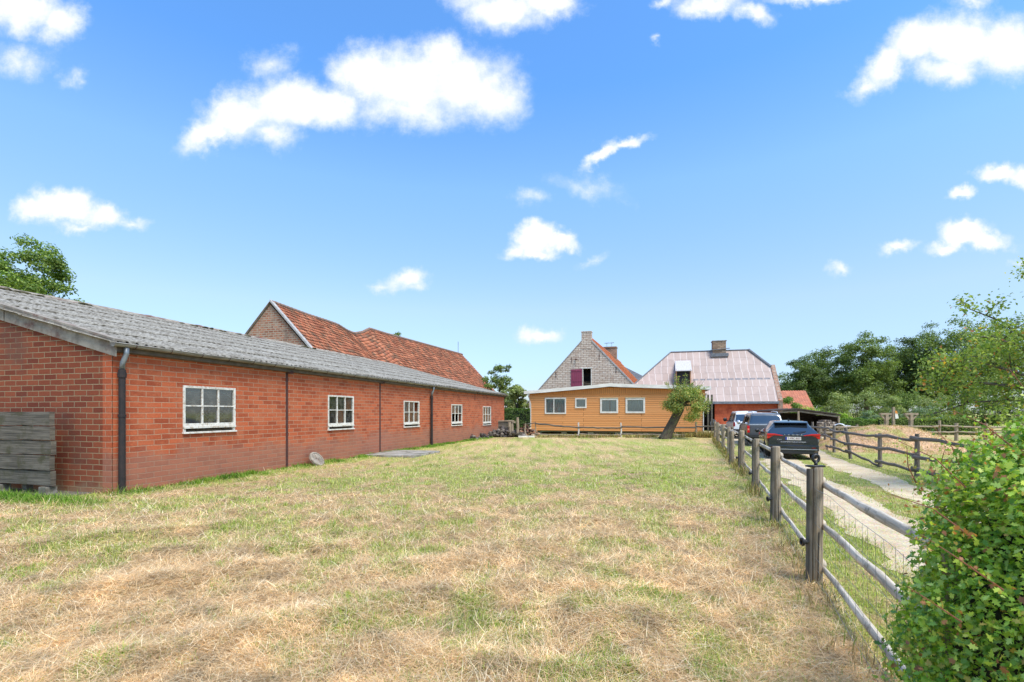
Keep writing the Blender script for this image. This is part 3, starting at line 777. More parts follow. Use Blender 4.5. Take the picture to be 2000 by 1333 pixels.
MB().box(.28,cl_-.28,.12,4.5,.2,.27).build('floor_plate', WPLANK, cab)
xsr = [-.32,1,2.5,4,pk-.9,pk,pk+.9,8.5,10.5,cl_+.32]; m = MB()
for a, b_ in zip(xsr, xsr[1:]):
    za, zb = ctop(a), ctop(b_)
    m.quad((a,-.28,za+.26),(b_,-.28,zb+.26),(b_,4.8,zb+.22),(a,4.8,za+.22)); m.quad((a,-.24,za+.05),(a,4.8,za+.05),(b_,4.8,zb+.05),(b_,-.24,zb+.05))
m.build('roof', simple('bitumen', lin(120,120,116), lin(90,90,88)), cab)
m = MB()
for a, b_ in zip(xsr, xsr[1:]): m.prism([(a,ctop(a)+.03+random.uniform(-.01,.01)),(b_,ctop(b_)+.03),(b_,ctop(b_)+.27),(a,ctop(a)+.27)], lambda p,q,d: (p,d,q), -.3, -.245)
m.build('fascia', simple('grey_white_fascia', lin(238,232,220), lin(208,202,188), (1,9), .8, bmp=.2), cab)
CURT = simple('grey_curtain', lin(196,206,198), lin(160,172,166), (14,1), .9, bmp=.5)
for wi,(a,b_,z0,z1) in enumerate(CW):
    e = empty('window', (a,0,z0)); e.parent = cab; w = b_-a; H = z1-z0; f = .10 if wi > 1 else .07
    m = MB(); m.box(-.03,f,-.05,.05,-.03,H+.03); m.box(w-f,w+.03,-.05,.05,-.03,H+.03); m.box(f,w-f,-.05,.05,H-f,H+.03); m.box(f,w-f,-.05,.05,-.03,f)
    if wi == 0: m.box(w*.4,w*.4+.07,-.04,.04,f,H-f)
    m.build('frame', PAINTC, e, bev=.006)
    if wi > 1: MB().box(-.05,w+.05,-.075,-.005,H+.032,H+.09).build('head_board', simple('pale_ochre_board', lin(206,190,150)), e)
    MB().quad((f,.01,f),(w-f,.01,f),(w-f,.01,H-f),(f,.01,H-f)).build('pane', GLASSP, e)
    m = MB(); n = 40
    for q in range(n):
        x0, x1 = f+(w-2*f)*q/n, f+(w-2*f)*(q+1)/n
        if wi == 2 and .5 < q/n < .56: continue
        m.quad((x0,.10+.02*math.sin(q*1.7),f-.02),(x1,.10+.02*math.sin(q*1.7+1.7),f-.02),(x1,.10+.02*math.sin(q*1.7+1.7),H-f),(x0,.10+.02*math.sin(q*1.7),H-f))
    m.build('curtain', CURT, e, True)
for q in range(7):
    x = .5+q*2.0; MB().box(x,x+.4,.2,.42,-.02,.2).build('support_block', CONC, cab)
MB().box(5,cl_-.3,.5,.6,-.05,.14).build('base_beam', WPLANK, cab)
o = MB().box(-4.6,-.05,-.9,-.65,0,.13).build('kerb_beam', CONC); o.location = (13.6,34.5,0); o.rotation_euler = (0,0,CA); tag(o, 'long pale concrete kerb lying on the ground in front of the cabin right half', 'kerb')
# dark timber posts next to cabin's right end
pe = empty('porch_posts', (13.75,34.6,0), CA, 'dark weathered timber door jamb posts between the cabin and the pink roofed house', 'posts')
for x in (.0,.24): MB().box(x,x+.12,0,.12,-.05,2.9).build('post', WPLANK, pe)
# ------------------------------------------------------------ gabled brick house
H1 = empty('gabled_house', (6.95,46,0), -math.radians(19), 'tall pale brick gable house with chimney, orange roof and dark red shutter behind the cabin', 'house')
sl1 = 1.08; hw1 = 5.6; ap = 8.8
HT = [(-.34,.5,4.0,5.75)]
wall(MB(), -hw1, hw1, 0, lambda x: ap-sl1*abs(x), [0], HT, 0, .4).build('gable_wall', BR_GREY, H1)
m = MB(); m.box(-hw1,-hw1+.35,.4,27,0,2.7); m.box(hw1-.35,hw1,.4,27,0,2.7); m.build('side_wall', BR_GREY, H1)
MB().prism([(-hw1,0),(hw1,0),(hw1,2.7),(0,ap-.1),(-hw1,2.7)], lambda a,b,d: (a,d,b), 27, 27.3).build('rear_wall', BR_GREY, H1)
m = MB(); ch = .45
m.box(-ch,ch,-.03,.62,8.05,9.15); m.box(-ch-.03,ch+.03,-.06,.65,9.15,9.25); m.prism([(-ch,8.05),(ch,8.05),(.55,7.6),(-.55,7.6)], lambda a,b,d: (a,d,b), -.02, -.001); m.build('chimney', BR_GREY, H1)
m = MB(); m.box(-.85,.85,15.4,16.5,7.6,9.62); m.box(-.9,.9,15.3,16.6,9.62,9.75); o = m.build('chimney', BR_CH, H1)
m = MB()
for x in (-.35,.25): m.tube([(x,15.9,9.7),(x,15.9,10.25)], .02, 5); m.bar((x-.28,15.9,10.26),(x+.28,15.9,10.28),.25,.03)
m.build('chimney_cap', ZINC, o)
def h1t(q, r, h):
    fr = min(r/24,1.01); x = (hw1+.25)*(1-fr); z = ap+.06-sl1*x; k = math.hypot(1,sl1)
    return (x+sl1/k*h, .3+q*.235, z+h/k)
m1 = tiles(H1, 'roof', 114, 24, h1t, attrmat('bright_pantile', .8, 0, .3, .15, 2), (), .006, .03)
at = m1.data.color_attributes['Col']; arr = np.empty(len(at.data)*4, dtype=np.float32); at.data.foreach_get('color', arr); arr = arr.reshape(-1,4)
arr[:, :3] = arr[:, :3]*.45+np.array(lin(214,124,76))*.6; at.data.foreach_set('color', arr.ravel())
m = MB(); m.quad((0,.1,ap+.1),(0,27.4,ap+.1),(-hw1-.25,27.4,ap+.1-sl1*(hw1+.25)),(-hw1-.25,.1,ap+.1-sl1*(hw1+.25))); m.build('back_roof', simple('clay_tile_left', lin(190,100,64), lin(160,84,56)), H1)
m = MB(); m.tube([(0,.2,ap+.1),(0,27.4,ap+.1)], .14, 8); m.build('ridge_tile', simple('ridge_orange', lin(200,110,72), lin(170,96,70)), H1)
m = MB()
for sg in (-1,1):
    a = .5; b_ = hw1+.25
    m.prism([(sg*a,ap-sl1*a),(sg*b_,ap-sl1*b_),(sg*b_,ap-sl1*b_+(.17 if sg > 0 else .1)),(sg*a,ap-sl1*a+(.17 if sg > 0 else .1))], lambda p,q,d: (p,d,q), -.05, .3)
m.build('verge', LEAD, H1)
m = MB()
for x, z in ((-1.37,6.6),(1.21,6.85),(-2.9,5.25),(2.75,5.55)): MB().box(x-.025,x+.025,-.03,-.002,z-.28,z+.28).build('wall_anchor', STEEL, H1)
MB().tube([(-1.05,-.02,6.66),(-.8,-.25,6.58)], .05, 6).build('beam_end', STEEL, H1)
SH = simple('dark_red_paint', lin(150,62,86), lin(126,52,74), (16,1), .6, bmp=.2)
e = empty('hatch', (0,0,0)); e.parent = H1
m = MB(); m.box(-.36,-.30,-.03,.2,4.0,5.78); m.box(.44,.52,-.03,.2,4.0,5.78); m.box(-.55,.58,-.05,.2,5.75,5.86); m.build('frame', PAINT, e)
m = MB(); m.box(-1.44,-.40,-.05,-.01,3.95,5.72); m.build('shutter', SH, e); m = MB()
for q in range(1,6): m.box(-1.44+q*.173,-1.432+q*.173,-.053,-.051,3.97,5.7)
m.build('shutter_joint', simple('shutter_gap', lin(80,30,44)), e)
m = MB(); m.box(-1.42,-.42,-.075,-.054,4.55,4.66); m.box(-1.42,-.42,-.075,-.054,5.52,5.6); m.build('shutter_batten', SH, e)
MB().box(-.9,1.2,1.2,1.25,3.4,6.2).build('dark_interior', DARK, e)
m = MB(); m.box(-.29,.43,.05,.08,4.3,4.34); m.box(-.29,.43,.05,.08,4.48,4.5); m.build('hatch_bar', WGREY, e)
# slate roofed building behind
sb = empty('slate_roofed_house', (11.6,74,0), -math.radians(17), 'dark slate hipped roof peeking between the gabled house and the pink roof', 'house')
m = MB(); R0=(2.6,5,9.2); R1=(4.2,5,9.2); m.poly([(-2,0,5),(11.5,0,5.0),R1,R0]); m.poly([(11.5,0,5),(11.5,10,5),R1]); m.poly([(11.5,10,5),(-2,10,5),R0,R1]); m.poly([(-2,10,5),(-2,0,5),R0])
m.build('roof', brickmat('slate', lin(112,112,114), lin(96,97,100), lin(74,74,76), bw=.3, bh=.2, ms=.01), sb)
MB().box(-1.8,11.1,.4,9.6,0,5.0).build('wall', BR_OLD, sb)
# ------------------------------------------------------------ pink roofed house
H2 = empty('pink_roofed_house', (22.75,42,0), math.atan2(-.269,.963), 'brick house with pale pink board covered roof, chimney and small dormer opening', 'house')
pm, npk, bp = newmat('pink_roof_board')
uv = npk.coord('UV'); sx = npk.new('ShaderNodeSeparateXYZ'); npk.put(sx.inputs[0], uv)
rowi = npk.math('FLOOR', npk.math('DIVIDE', sx.outputs[1], .93)); wn = npk.new('ShaderNodeTexWhiteNoise', noise_dimensions='1D'); npk.put(wn.inputs['W'], rowi)
fu = npk.math('FRACT', npk.math('ADD', npk.math('DIVIDE', sx.outputs[0], .585), npk.math('MULTIPLY', wn.outputs[0], .3)))
fv = npk.math('FRACT', npk.math('DIVIDE', sx.outputs[1], .93))
lu = npk.ramp(npk.math('ABSOLUTE', npk.math('SUBTRACT', fu, .5)), .455, .475); lv = npk.math('MULTIPLY', npk.ramp(fv, .035, .012), npk.ramp(npk.noise(uv, .9, 2), .42, .52))
ci = npk.math('FLOOR', npk.math('ADD', npk.math('DIVIDE', sx.outputs[0], .585), npk.math('MULTIPLY', wn.outputs[0], .3)))
cv = npk.new('ShaderNodeCombineXYZ'); npk.put(cv.inputs[0], ci); npk.put(cv.inputs[1], rowi); w2_ = npk.new('ShaderNodeTexWhiteNoise', noise_dimensions='2D'); npk.put(w2_.inputs['Vector'], cv.outputs[0])
c = npk.mix(w2_.outputs[0], lin(184,162,150), lin(170,148,136)); c = npk.mix(npk.ramp(npk.noise(uv, 1.2, 6, .7), .4, .7, 0, .5), c, lin(150,132,122))
c = npk.mix(npk.math('MULTIPLY', lu, .75), c, lin(212,202,194)); c = npk.mix(npk.math('MULTIPLY', lv, .8), c, lin(112,94,90))
npk.put(bp.inputs['Base Color'], c); bp.inputs['Roughness'].default_value = .7
s2 = 1.19; q2 = 4.2; ez = 2.56
def rp(x, q, h=0): return (x, q-h*.76, ez+s2*q+h*.64)
m = MB(); m.poly([rp(0,0),rp(0,2.77),rp(-1.58,q2),rp(-8.58,q2),rp(-11.8,1.64),rp(-13.9,0)][::-1])
m.f = [f[::-1] for f in m.f]; m.build('roof', pm, H2)
m = MB(); zt = ez+s2*q2
m.poly([(0,8.4,ez),(0,8.4-2.77,ez+s2*2.77),(-1.58,q2+.0,zt),(-8.58,q2,zt),(-13.9,8.4,ez)]); m.poly([(0,2.77,ez+s2*2.77),(0,8.4-2.77,ez+s2*2.77),(-1.58,q2,zt)]); m.poly([(-13.9,0,ez),(-8.58,q2,zt),(-13.9,8.4,ez)])
m.build('back_roof', pm, H2)
SLT = simple('grey_capping', lin(120,124,128), lin(96,98,100), (6,6), .7)
m = MB(); m.tube([rp(.02,2.7,.06),rp(-1.58,q2,.06)], .11, 6); m.tube([rp(-1.58,q2,.04),rp(-8.58,q2,.04)], .06, 6); m.tube([rp(-8.58,q2,.03),rp(-11.8,1.64,.03),rp(-13.9,0,.03)], .06, 6); m.build('ridge_capping', SLT, H2)
m = MB()
x = -.25
while x > -6.4: m.add([rp(x,1.66,.012),rp(x-.47,1.66,.012),rp(x-.47,1.84,.012),rp(x,1.84,.012)], [(3,2,1,0)]); x -= .6
m.build('vent_strip', simple('grey_strip', lin(140,134,134)), H2)
m = MB(); k = [rp(-.01,0,.05),rp(-6.55,0,.05),rp(-6.55,1.68,.05),rp(-.01,1.68,.05)]; m.poly(k[::-1]); 
m.add([rp(-6.55,0,.05),rp(-6.55,0,0),rp(-6.55,1.68,0),rp(-6.55,1.68,.05)], [(0,1,2,3)]); m.build('lower_roof', pm, H2)
m = MB(); m.prism([(-6.5,0),(.05,0),(.05,.2),(-6.5,.22)], lambda a,b,d: (a,d,ez-.16+b), -.16, .06); m.build('eaves_sheet', simple('grey_foil', lin(150,152,156), lin(104,106,110), (3,20), .35, metal=.5, bmp=.4), H2)
wall(MB(), -5.0, 0, .55, lambda x: ez+.1, [], [], .32, .6).build('front_wall', BR_TILE, H2)
m = MB(); m.box(-5.0,0,.25,.6,-.05,.53); m.build('plinth', simple('grey_stone_base', lin(120,114,108), lin(84,78,74), (4,4), .9, bmp=.5), H2)
MB().box(-5.0,0,.22,.34,.53,.6).build('ledge', PAINTC, H2)
m = MB(); m.box(-13.5,-6.2,.3,.6,0,ez+.1); m.build('front_wall', BR_OLD, H2)
m = MB(); m.box(-6.3,-4.9,3.6,3.7,0,3.5); m.box(-6.3,-6.2,.6,3.6,0,3); m.build('passage_wall', DARK, H2)
MB().box(-13.5,0,7.8,8.1,0,ez+.1).build('rear_wall', BR_OLD, H2)
m = MB(Matrix(((0,1,0,0),(1,0,0,0),(0,0,1,0),(0,0,0,1))))
wall(m, .0, 8.4, 0, lambda s: min(ez+s2*s, ez+s2*(8.4-s), ez+s2*2.77+.0)+.13 if True else 0, [2.77,8.4-2.77], [], .01, .36); m.f = [f[::-1] for f in m.f]; m.build('gable_wall', BR_OLD, H2)
m = MB(); m.box(-4.78,-3.62,q2-.55,q2+.5,zt-1.0,8.42); ch2 = m.build('chimney', BR_CH, H2)
MB().box(-4.84,-3.56,q2-.6,q2+.56,8.42,8.49).build('chimney_cap', CONC, ch2)
MB().box(-4.95,-3.42,q2-.72,q2-.552,zt-.62,zt-.3).build('chimney_flashing', SLT, ch2)
MB().bar((-5.0,q2-.6,zt+.02),(-3.3,q2-.6,zt+.15),.1,.06).build('flashing_board', SLT, ch2)
d = empty('dormer'); d.parent = H2
m = MB(); m.add([(-8.30,1.0,5.50),(-6.86,1.0,5.50),(-6.8,3.75,ez+s2*3.5+.06),(-8.2,3.75,ez+s2*3.5+.06),(-8.30,1.0,5.44),(-6.86,1.0,5.44)], [(0,1,2,3),(4,5,1,0)])
m.build('dormer_roof', simple('white_sheet', lin(200,194,190), lin(182,176,172), (14,2), .6), d)
m = MB(); m.box(-8.16,-7.02,1.24,1.28,3.95,5.56); m.build('dormer_opening', DARK, d)
m = MB(); m.box(-8.26,-8.16,1.14,1.24,3.85,5.6); m.box(-7.02,-6.94,1.14,1.24,3.85,5.6); m.box(-8.16,-7.02,1.1,1.24,3.85,3.96)
m.poly([(-8.22,1.24,3.95),(-8.22,1.24,5.6),(-8.22,2.7,5.75)]); m.poly([(-6.98,1.24,3.95),(-6.98,2.7,5.75),(-6.98,1.24,5.6)])
m.build('dormer_frame', simple('raw_timber', lin(186,140,104), lin(160,118,88)), d)
# small orange roofed building
sr = empty('orange_roofed_shed', (29.5,62,0), -math.radians(13), 'small building with orange tiled roof behind the open shed', 'outbuilding')
def srt(q, r, h): return (q*.3, -.3+r*.31*.8, 1.75+r*.31*.62+h)
t_ = tiles(sr, 'roof', 26, 14, srt, attrmat('salmon_tile', .8, 0, .3, .12, 2), (), .003, .035)
at = t_.data.color_attributes['Col']; arr = np.empty(len(at.data)*4, dtype=np.float32); at.data.foreach_get('color', arr); arr = arr.reshape(-1,4)
arr[:, :3] = arr[:, :3]*.35+np.array(lin(206,130,102))*.62; at.data.foreach_set('color', arr.ravel())
MB().box(.1,7.7,0,6,0,1.8).build('wall', BR_OLD, sr)
MB().prism([(0,1.8),(3.1,4.35),(6.2,1.8)], lambda a,b,d: (d,a,b), .2, 7.6).build('gable', BR_OLD, sr)
# open timber shed
os_ = empty('open_timber_shed', (19.6,36.2,0), -math.radians(4), 'low open sided timber shed with dark interior behind the parked cars', 'shed')
DW = simple('dark_old_wood', lin(74,62,54), lin(44,36,32), (2,20), .9, bmp=.5)
m = MB(); m.prism([(-.6,1.70),(1.35,1.86),(4.35,1.45),(4.35,1.53),(1.35,1.95),(-.6,1.80)], lambda a,b,d: (a,d,b), -.2, 3.4); m.build('roof', DW, os_)
m = MB(); m.bar((-.5,-.12,1.62),(1.3,-.12,1.76),.08,.12); m.bar((1.4,-.12,1.74),(4.3,-.12,1.33),.08,.12); m.build('beam', WPLANK, os_)
for x,z,w in ((1.35,1.75,.16),(4.18,1.4,.14),(-.4,1.6,.12)): MB().tube([(x,-.15,-.05),(x+.02,-.15,z*.6),(x,-.15,z)], [w*.55,w*.5,w*.45], 8, jit=.06).build('post', WGREY, os_)
MB().box(-.6,4.35,3.2,3.3,0,1.6).build('back_wall', DW, os_); MB().box(4.2,4.3,0,3.2,0,1.4).build('side_wall', DW, os_); MB().box(-.65,-.58,0,3.2,0,1.6).build('side_wall', DW, os_)
# ------------------------------------------------------------ fences
def raild(p0, p1, w, h, n=7, sag=0, wob=.012, mat=WGREY, name='rail', par=None, round_=False, r0=.05, r1=.04):
    p0 = Vector(p0); p1 = Vector(p1); m = MB(); pts = []
    for k in range(n+1):
        f = k/n; p = p0.lerp(p1, f); p.z += -sag*4*f*(1-f); p += Vector((random.uniform(-wob,wob),random.uniform(-wob,wob),random.uniform(-wob,wob)))
        pts.append(p)
    m.tube(pts, [r0+(r1-r0)*k/n+random.uniform(-.004,.004) for k in range(n+1)], 8, jit=.05, flat=.62)
    return m.build(name, mat, par, True)
lf = empty('paddock_fence', (2.91,4.71,0), 0, 'weathered split rail fence with wire netting between the mown field and the driveway', 'fence')
lf.location = (0,0,0)
RAILW = simple('silvery_split_rail', lin(228,216,196), lin(168,154,134), (1.4,30), .9, bmp=.7, lo=.3, hi=.7, c3=lin(120,110,92), sc3=2.5)
BLK = simple('black_plastic', (.012,.012,.012), (.02,.02,.02), rough=.45, bmp=0, spec=.5)
WIRE = simple('galvanised_wire', lin(150,150,146), lin(110,108,104), metal=.5, rough=.5, bmp=0)
posts = [(1.9,2.1,1.08,.055),(2.93,4.74,1.125,.052),(3.99,7.4,1.14,.056),(5.22,10.5,1.09,.055),(6.6,14.1,1.12,.07),(7.0,15.6,1.06,.06),(8.2,18.6,1.1,.055),(9.2,21.4,1.14,.07),(10.7,25.5,1.1,.08),(12.3,29.8,1.1,.07)]
for k,(x,y,h,r) in enumerate(posts):
    m = MB(); lx = random.uniform(-.015,.015)
    m.tube([(x,y,-.1),(x+lx*.3,y,h*.3),(x+lx,y,h*.7),(x+lx,y,h-.02),(x+lx,y,h)], [r*1.12,r*1.05,r,r*.98,r*.9], 12, jit=.035)
    p = m.build('post', WGREY, lf, False)
    if k in (1,2,3,4,5):
        m = MB(); m.tube([(x-r-.035,y-.03,-.05),(x-r-.03,y-.03,h*.55),(x-r-.026,y-.03,h-.015)], [.03,.028,.026], 7, jit=.08); m.build('post', WPLANK, lf)
    m = MB(); m.bar((x-.012,y-r*1.04,h*.02),(x-.004,y-r*1.0,h*.45),.012,.004); m.build('crack', DARK, p)
    if k in (1,2,3,4):
        m = MB(); z = .36 if k > 1 else .42
        m.tube([(x-r-.06,y-.06,z),(x-r-.11,y-.07,z)], [.02,.026], 10)
        a = [(x-r-.12+math.cos(q*.7)*.002, y-.07+math.cos(q*2*math.pi/10)*.03, z+math.sin(q*2*math.pi/10)*.03) for q in range(11)]
        m.tube(a, .012, 6); m.build('insulator', BLK, lf, True)
    if k == 1:
        m = MB(); m.box(x-.085,x+.075,y-.03,y+.03,h+.0,h+.016); m.tube([(x,y,h+.01),(x,y,h+.05)], .016, 8)
        m.tube([(x+math.cos(q*math.pi/8)*.03,y,h+.082+math.sin(q*math.pi/8)*.034) for q in range(17)], .014, 8, False); m.build('rope_ring', BLK, lf, True)
for (x0,y0,h0,_), (x1,y1,h1,_2) in zip(posts, posts[1:]):
    if (x0,y0) == (6.6,14.1): continue
    if (x1,y1) == (7.0,15.6): pass
    for z, sg in ((.98,.02),(.57,.03),(.17,.02)):
        ox = .075
        raild((x0+ox,y0,z+random.uniform(-.02,.02)),(x1+ox,y1,z+random.uniform(-.03,.03)),.1,.1,7,sg*random.uniform(-.3,.6),.006,RAILW,'rail',lf,r0=.040,r1=.033)
raild((6.68,14.1,.97),(8.28,18.6,.98),.1,.1,8,.0,.014,RAILW,'rail',lf,r0=.040,r1=.033)
m = MB()
pl = [(p[0]-.05,p[1]-.075) for p in posts]
pl[0] = (1.83,2.05)
L_ = [0]
for a, b_ in zip(pl, pl[1:]): L_.append(L_[-1]+math.dist(a,b_))
def onf(s): return float(np.interp(s, L_, [p[0] for p in pl])), float(np.interp(s, L_, [p[1] for p in pl]))
for zi,z in enumerate((.06,.17,.3,.44,.60,.76,.92)):
    pts = []
    for s in np.arange(0, L_[-1], .38):
        x, y = onf(s); pts.append((x+random.uniform(-.008,.008), y, z+random.uniform(-.015,.015)-.02*math.sin(s*2+zi)))
    m.tube(pts, .0015 if zi not in (0,6) else .002, 4, False)
for s in np.arange(.05, 17, .155):
    x, y = onf(s); pts = [(x+random.uniform(-.012,.012), y+random.uniform(-.008,.008), z) for z in (.06,.3,.6,.92)]; m.tube(pts, .0012, 3, False)
m.build('wire_mesh', WIRE, lf)
# cabin front fence
cf = empty('cabin_fence', (0,0,0), 0, 'leaning grey post and rail fence running in front of the orange cabin', 'fence')
cp = [(1046,857,1.0,.04),(1130,855,.98,.06),(1213,854,.95,.06),(1359.5,857,1.0,.07),(1402,860,1.0,.08)]
cpw = []
for px,py,h,r in cp:
    v = P(px, py, 33); v = Vector((v.x, 1584/(py-HZ) if False else 33, 0)); cpw.append((v,h))
    MB().tube([(v.x,v.y,-.05),(v.x+.01,v.y,h*.5),(v.x-.01,v.y,h)], [r,r*.9,r*.85], 8, jit=.06).build('post', PAINT if px in (1130,1213) else WGREY, cf)
zs = [(.92,.62),(.66,.62),(.68,.64),(.7,.74)]
for k in range(4):
    a, b_ = cpw[k][0], cpw[k+1][0]
    raild((a.x,a.y-.06,zs[k][0]),(b_.x,b_.y-.06,zs[k][1]),0,0,9,.02,.02,WPLANK,'rail',cf,r0=.05,r1=.05)
    if k < 3: raild((a.x,a.y-.06,.2),(b_.x,b_.y-.06,.12),0,0,9,.02,.02,WGREY,'rail',cf,r0=.04,r1=.04)
raild(P(1030,829,33),(cpw[0][0].x,33,.95),0,0,4,0,.01,WPLANK,'rail',cf,r0=.04,r1=.04)
# right hand rustic fence
rf = empty('rustic_fence', (0,0,0), 0, 'rustic fence of grey crooked branches along the right side of the driveway', 'fence')
rp_ = [(15.9,26,.0,1.15),(14.9,23.4,0,1.15),(13.3,20.3,.0,1.12),(12.0,17.4,-.2,1.12),(11.08,14.8,0,1.02),(10.44,12.67,0,1.1),(9.75,10.5,.05,1.05)]
for x,y,l,h in rp_:
    MB().tube([(x,y,-.1),(x+l*.3,y,h*.35),(x+l*.7,y,h*.75),(x+l,y,h)], [.06,.056,.056,.05], 9, jit=.08).build('post', STICK, rf)
for k in range(len(rp_)-1):
    a, b_ = rp_[k], rp_[k+1]
    for z in (.93,.55,.18):
        z0 = z+random.uniform(-.05,.05); z1 = z+random.uniform(-.05,.05)
        fa = a[2]*z; fb = b_[2]*z
        if k == 3 and z == .18: z0, z1 = .3, .04
        raild((a[0]+fa-.05,a[1]+.13,z0),(b_[0]+fb-.07,b_[1]-.13,z1),0,0,6,random.uniform(-.03,.05),.025,STICK,'rail',rf,r0=.052,r1=.036)
# far paddock fence
pf = empty('far_paddock_fence', (0,0,0), 0, 'pale grey split rail fence far right behind the earth mound', 'fence')
fpts = [(1602,872,.0),(1674,860,0),(1720,856,0),(1747,852,0),(1835,855,0),(1868,856,0),(1925,860,0),(1990,862,0)]
fw = []
for px,py,_ in fpts:
    Yd = 28.5+(px-1700)*.004*0; v = P(px,HZ,Yd); fw.append(v)
    h = random.uniform(1.0,1.2) if px > 1800 else .95
    MB().tube([(v.x,Yd,-.1),(v.x,Yd,h)], [.1 if px > 1860 else .07]*2, 7, jit=.06).build('post', WGREY, pf)
for a, b_ in zip(fw, fw[1:]):
    for z in (.85,.5): raild((a.x,a.y-.1,z+random.uniform(-.05,.05)),(b_.x,b_.y-.1,z+random.uniform(-.05,.05)),0,0,5,.02,.02,WGREY,'rail',pf,r0=.05,r1=.05)
# T posts and marker post
for k,(px,lab) in enumerate(((1731,'grey wooden T shaped post left of the marker board behind the mound'),(1779,'grey wooden T shaped post right of the marker board behind the mound'))):
    v = P(px,HZ,31); e = empty('t_post', (v.x,31,0), 0, lab, 'post', 'wooden T shaped posts behind the mound')
    MB().box(-.09,.09,-.09,.09,-.05,1.5).build('post', WGREY, e); MB().box(-.42,.42,-.08,.08,1.5,1.62).build('cross_beam', WGREY, e)
    m = MB(); m.bar((-.36,0,1.5),(-.05,0,1.15),.08,.08); m.bar((.36,0,1.5),(.05,0,1.15),.08,.08); m.build('brace', WGREY, e)
v = P(1745,HZ,27.5); e = empty('marker_post', (v.x,27.5,0), 0, 'slim pale post with small white and orange board on the mound', 'post')
MB().box(-.06,.06,-.05,.05,-.05,1.95).build('post', WGREY, e); MB().prism([(-.02,1.72),(.1,1.72),(.2,1.32),(.02,1.3)], lambda a,b,d: (a+.03,d,b), -.09, -.06).build('board', PAINTC, e)
MB().prism([(-.02,1.74),(.1,1.74),(.13,1.58),(.0,1.6)], lambda a,b,d: (a+.03,d,b), -.1, -.091).build('board_mark', simple('orange_paint', lin(232,150,60)), e)
# mound
n = 60; xx = np.linspace(-4.2,4.2,n); XX, YY = np.meshgrid(xx, xx); r = np.sqrt((XX/3.6)**2+(YY/3.4)**2)
Z = 1.03*(1-sst(r, .12, 1.05))*(1+.12*(fbm(XX*.8+9, YY*.8+9, 3, 2)-.5))+(fbm(XX*3+9, YY*3+9, 3, 4)-.5)*.09*(r < 1.1)-.02
V = np.stack([XX.ravel(), YY.ravel(), Z.ravel()], 1); i = (np.arange(n-1)[None,:]+n*np.arange(n-1)[:,None]).ravel()
nn = fbm(XX.ravel()*2+5, YY.ravel()*2+5, 4, 8)[:,None]; tt = sst(nn, .5, .62)
cc = np.array(lin(206,168,132))*(1-tt)+np.array(lin(168,160,96))*tt
mo = build_np('mound', V, np.stack([i,i+1,i+1+n,i+n],1).ravel(), np.full(len(i),4), gm, cols=cc, smooth=True); mo.location = (17.2,22.6,0); tag(mo, kind='structure')
MNDX, MNDY = 17.2, 22.6
# ------------------------------------------------------------ clutter between barn and cabin
def heap(name, lab, cat, c, sx, sy, sz, n, mat, r0, r1, sq=(1,1,.7), cols=None):
    m = MB()
    for q in range(n):
        a = random.uniform(0,6.28); rr = random.random()**.5; x = math.cos(a)*rr*sx; y = math.sin(a)*rr*sy; z = random.uniform(0,1)*sz*(1-rr*.8)
        if cols: m.cur = random.choice(cols)
        m.blob((x,y,z), random.uniform(r0,r1), jit=.22, squash=sq)
    o = m.build(name, mat); o.location = c; return tag(o, lab, cat)
RB = attrmat('rubble', .95, 0, .2, .3, 8)
RCOL = [lin(96,88,82), lin(70,64,60), lin(128,118,108), lin(84,76,64), lin(60,54,50)]
heap('rubble_pile', 'small heap of dark stones at the wall foot, left of the larger rubble pile', 'rubble', P(914,HZ,30.0)*1+Vector((0,0,-1.65)), .55, .4, .45, 60, RB, .07,.16, cols=RCOL)
heap('rubble_pile', 'low strip of dark stones against the brick wall under the last window', 'rubble', P(940,HZ,31.5)+Vector((0,0,-1.65)), .5, .35, .35, 45, RB, .06,.13, cols=RCOL)
heap('rubble_pile', 'large dark rubble pile at the far corner of the brick barn', 'rubble', P(978,HZ,33.2)+Vector((.3,0,-1.65)), 1.4, .7, .85, 220, RB, .07,.17, cols=RCOL)
LC = [lin(150,104,78), lin(176,136,104), lin(120,76,60), lin(104,86,74), lin(196,168,140), lin(90,60,50)]
heap('brick_heap', 'heap of broken reddish bricks and stones beside the cabin left end', 'rubble', P(1028,HZ,34.3)+Vector((0,0,-1.65)), .95, .6, .95, 170, RB, .06,.13, (1.3,.9,.6), cols=LC)
lp = empty('gate_posts', (0,0,0), 0, 'cluster of old leaning wooden gate posts between the brick barn and the cabin', 'posts')
for px,h,r,ln in ((995,1.0,.12,.05),(1001,.92,.1,-.05),(1010,1.32,.1,.1),(1028,.95,.05,-.2)):
    v = P(px,HZ,33); MB().tube([(v.x,v.y,-.05),(v.x+ln*.5,v.y,h*.5),(v.x+ln*.2,v.y,h)], [r,r*.95,r*.85], 8, jit=.08).build('post', WGREY, lp)
m = MB(); m.bar(P(1000,824,33),P(1007,825.5,33),.2,.1); m.build('cross_beam', WGREY, lp)
v = P(988,HZ,35.5); wt = empty('wooden_trough', (v.x,35.5,0), 0, 'dark wooden trough on legs beyond the corner of the brick barn', 'trough')
MB().box(-.6,.55,-.3,.3,.55,1.0).build('trough_box', WPLANK, wt)
for x in (-.4,.3): MB().box(x,x+.12,-.1,.1,-.05,.55).build('leg', WPLANK, wt)
MB().box(-.7,.6,-.35,.35,1.0,1.08).build('lid', WGREY, wt)
for k,(px,w) in enumerate(((1022,1.0),(1039,.8))):
    v = P(px,HZ,32.6); o = MB().box(-w/3,w/3,-.1,.1,0,.1).build('curb_stone', PAINTC); o.location = (v.x,v.y,.0); tag(o, ['longer','shorter'][k]+' white curb stone on the grass in front of the brick heap', 'curb stone')
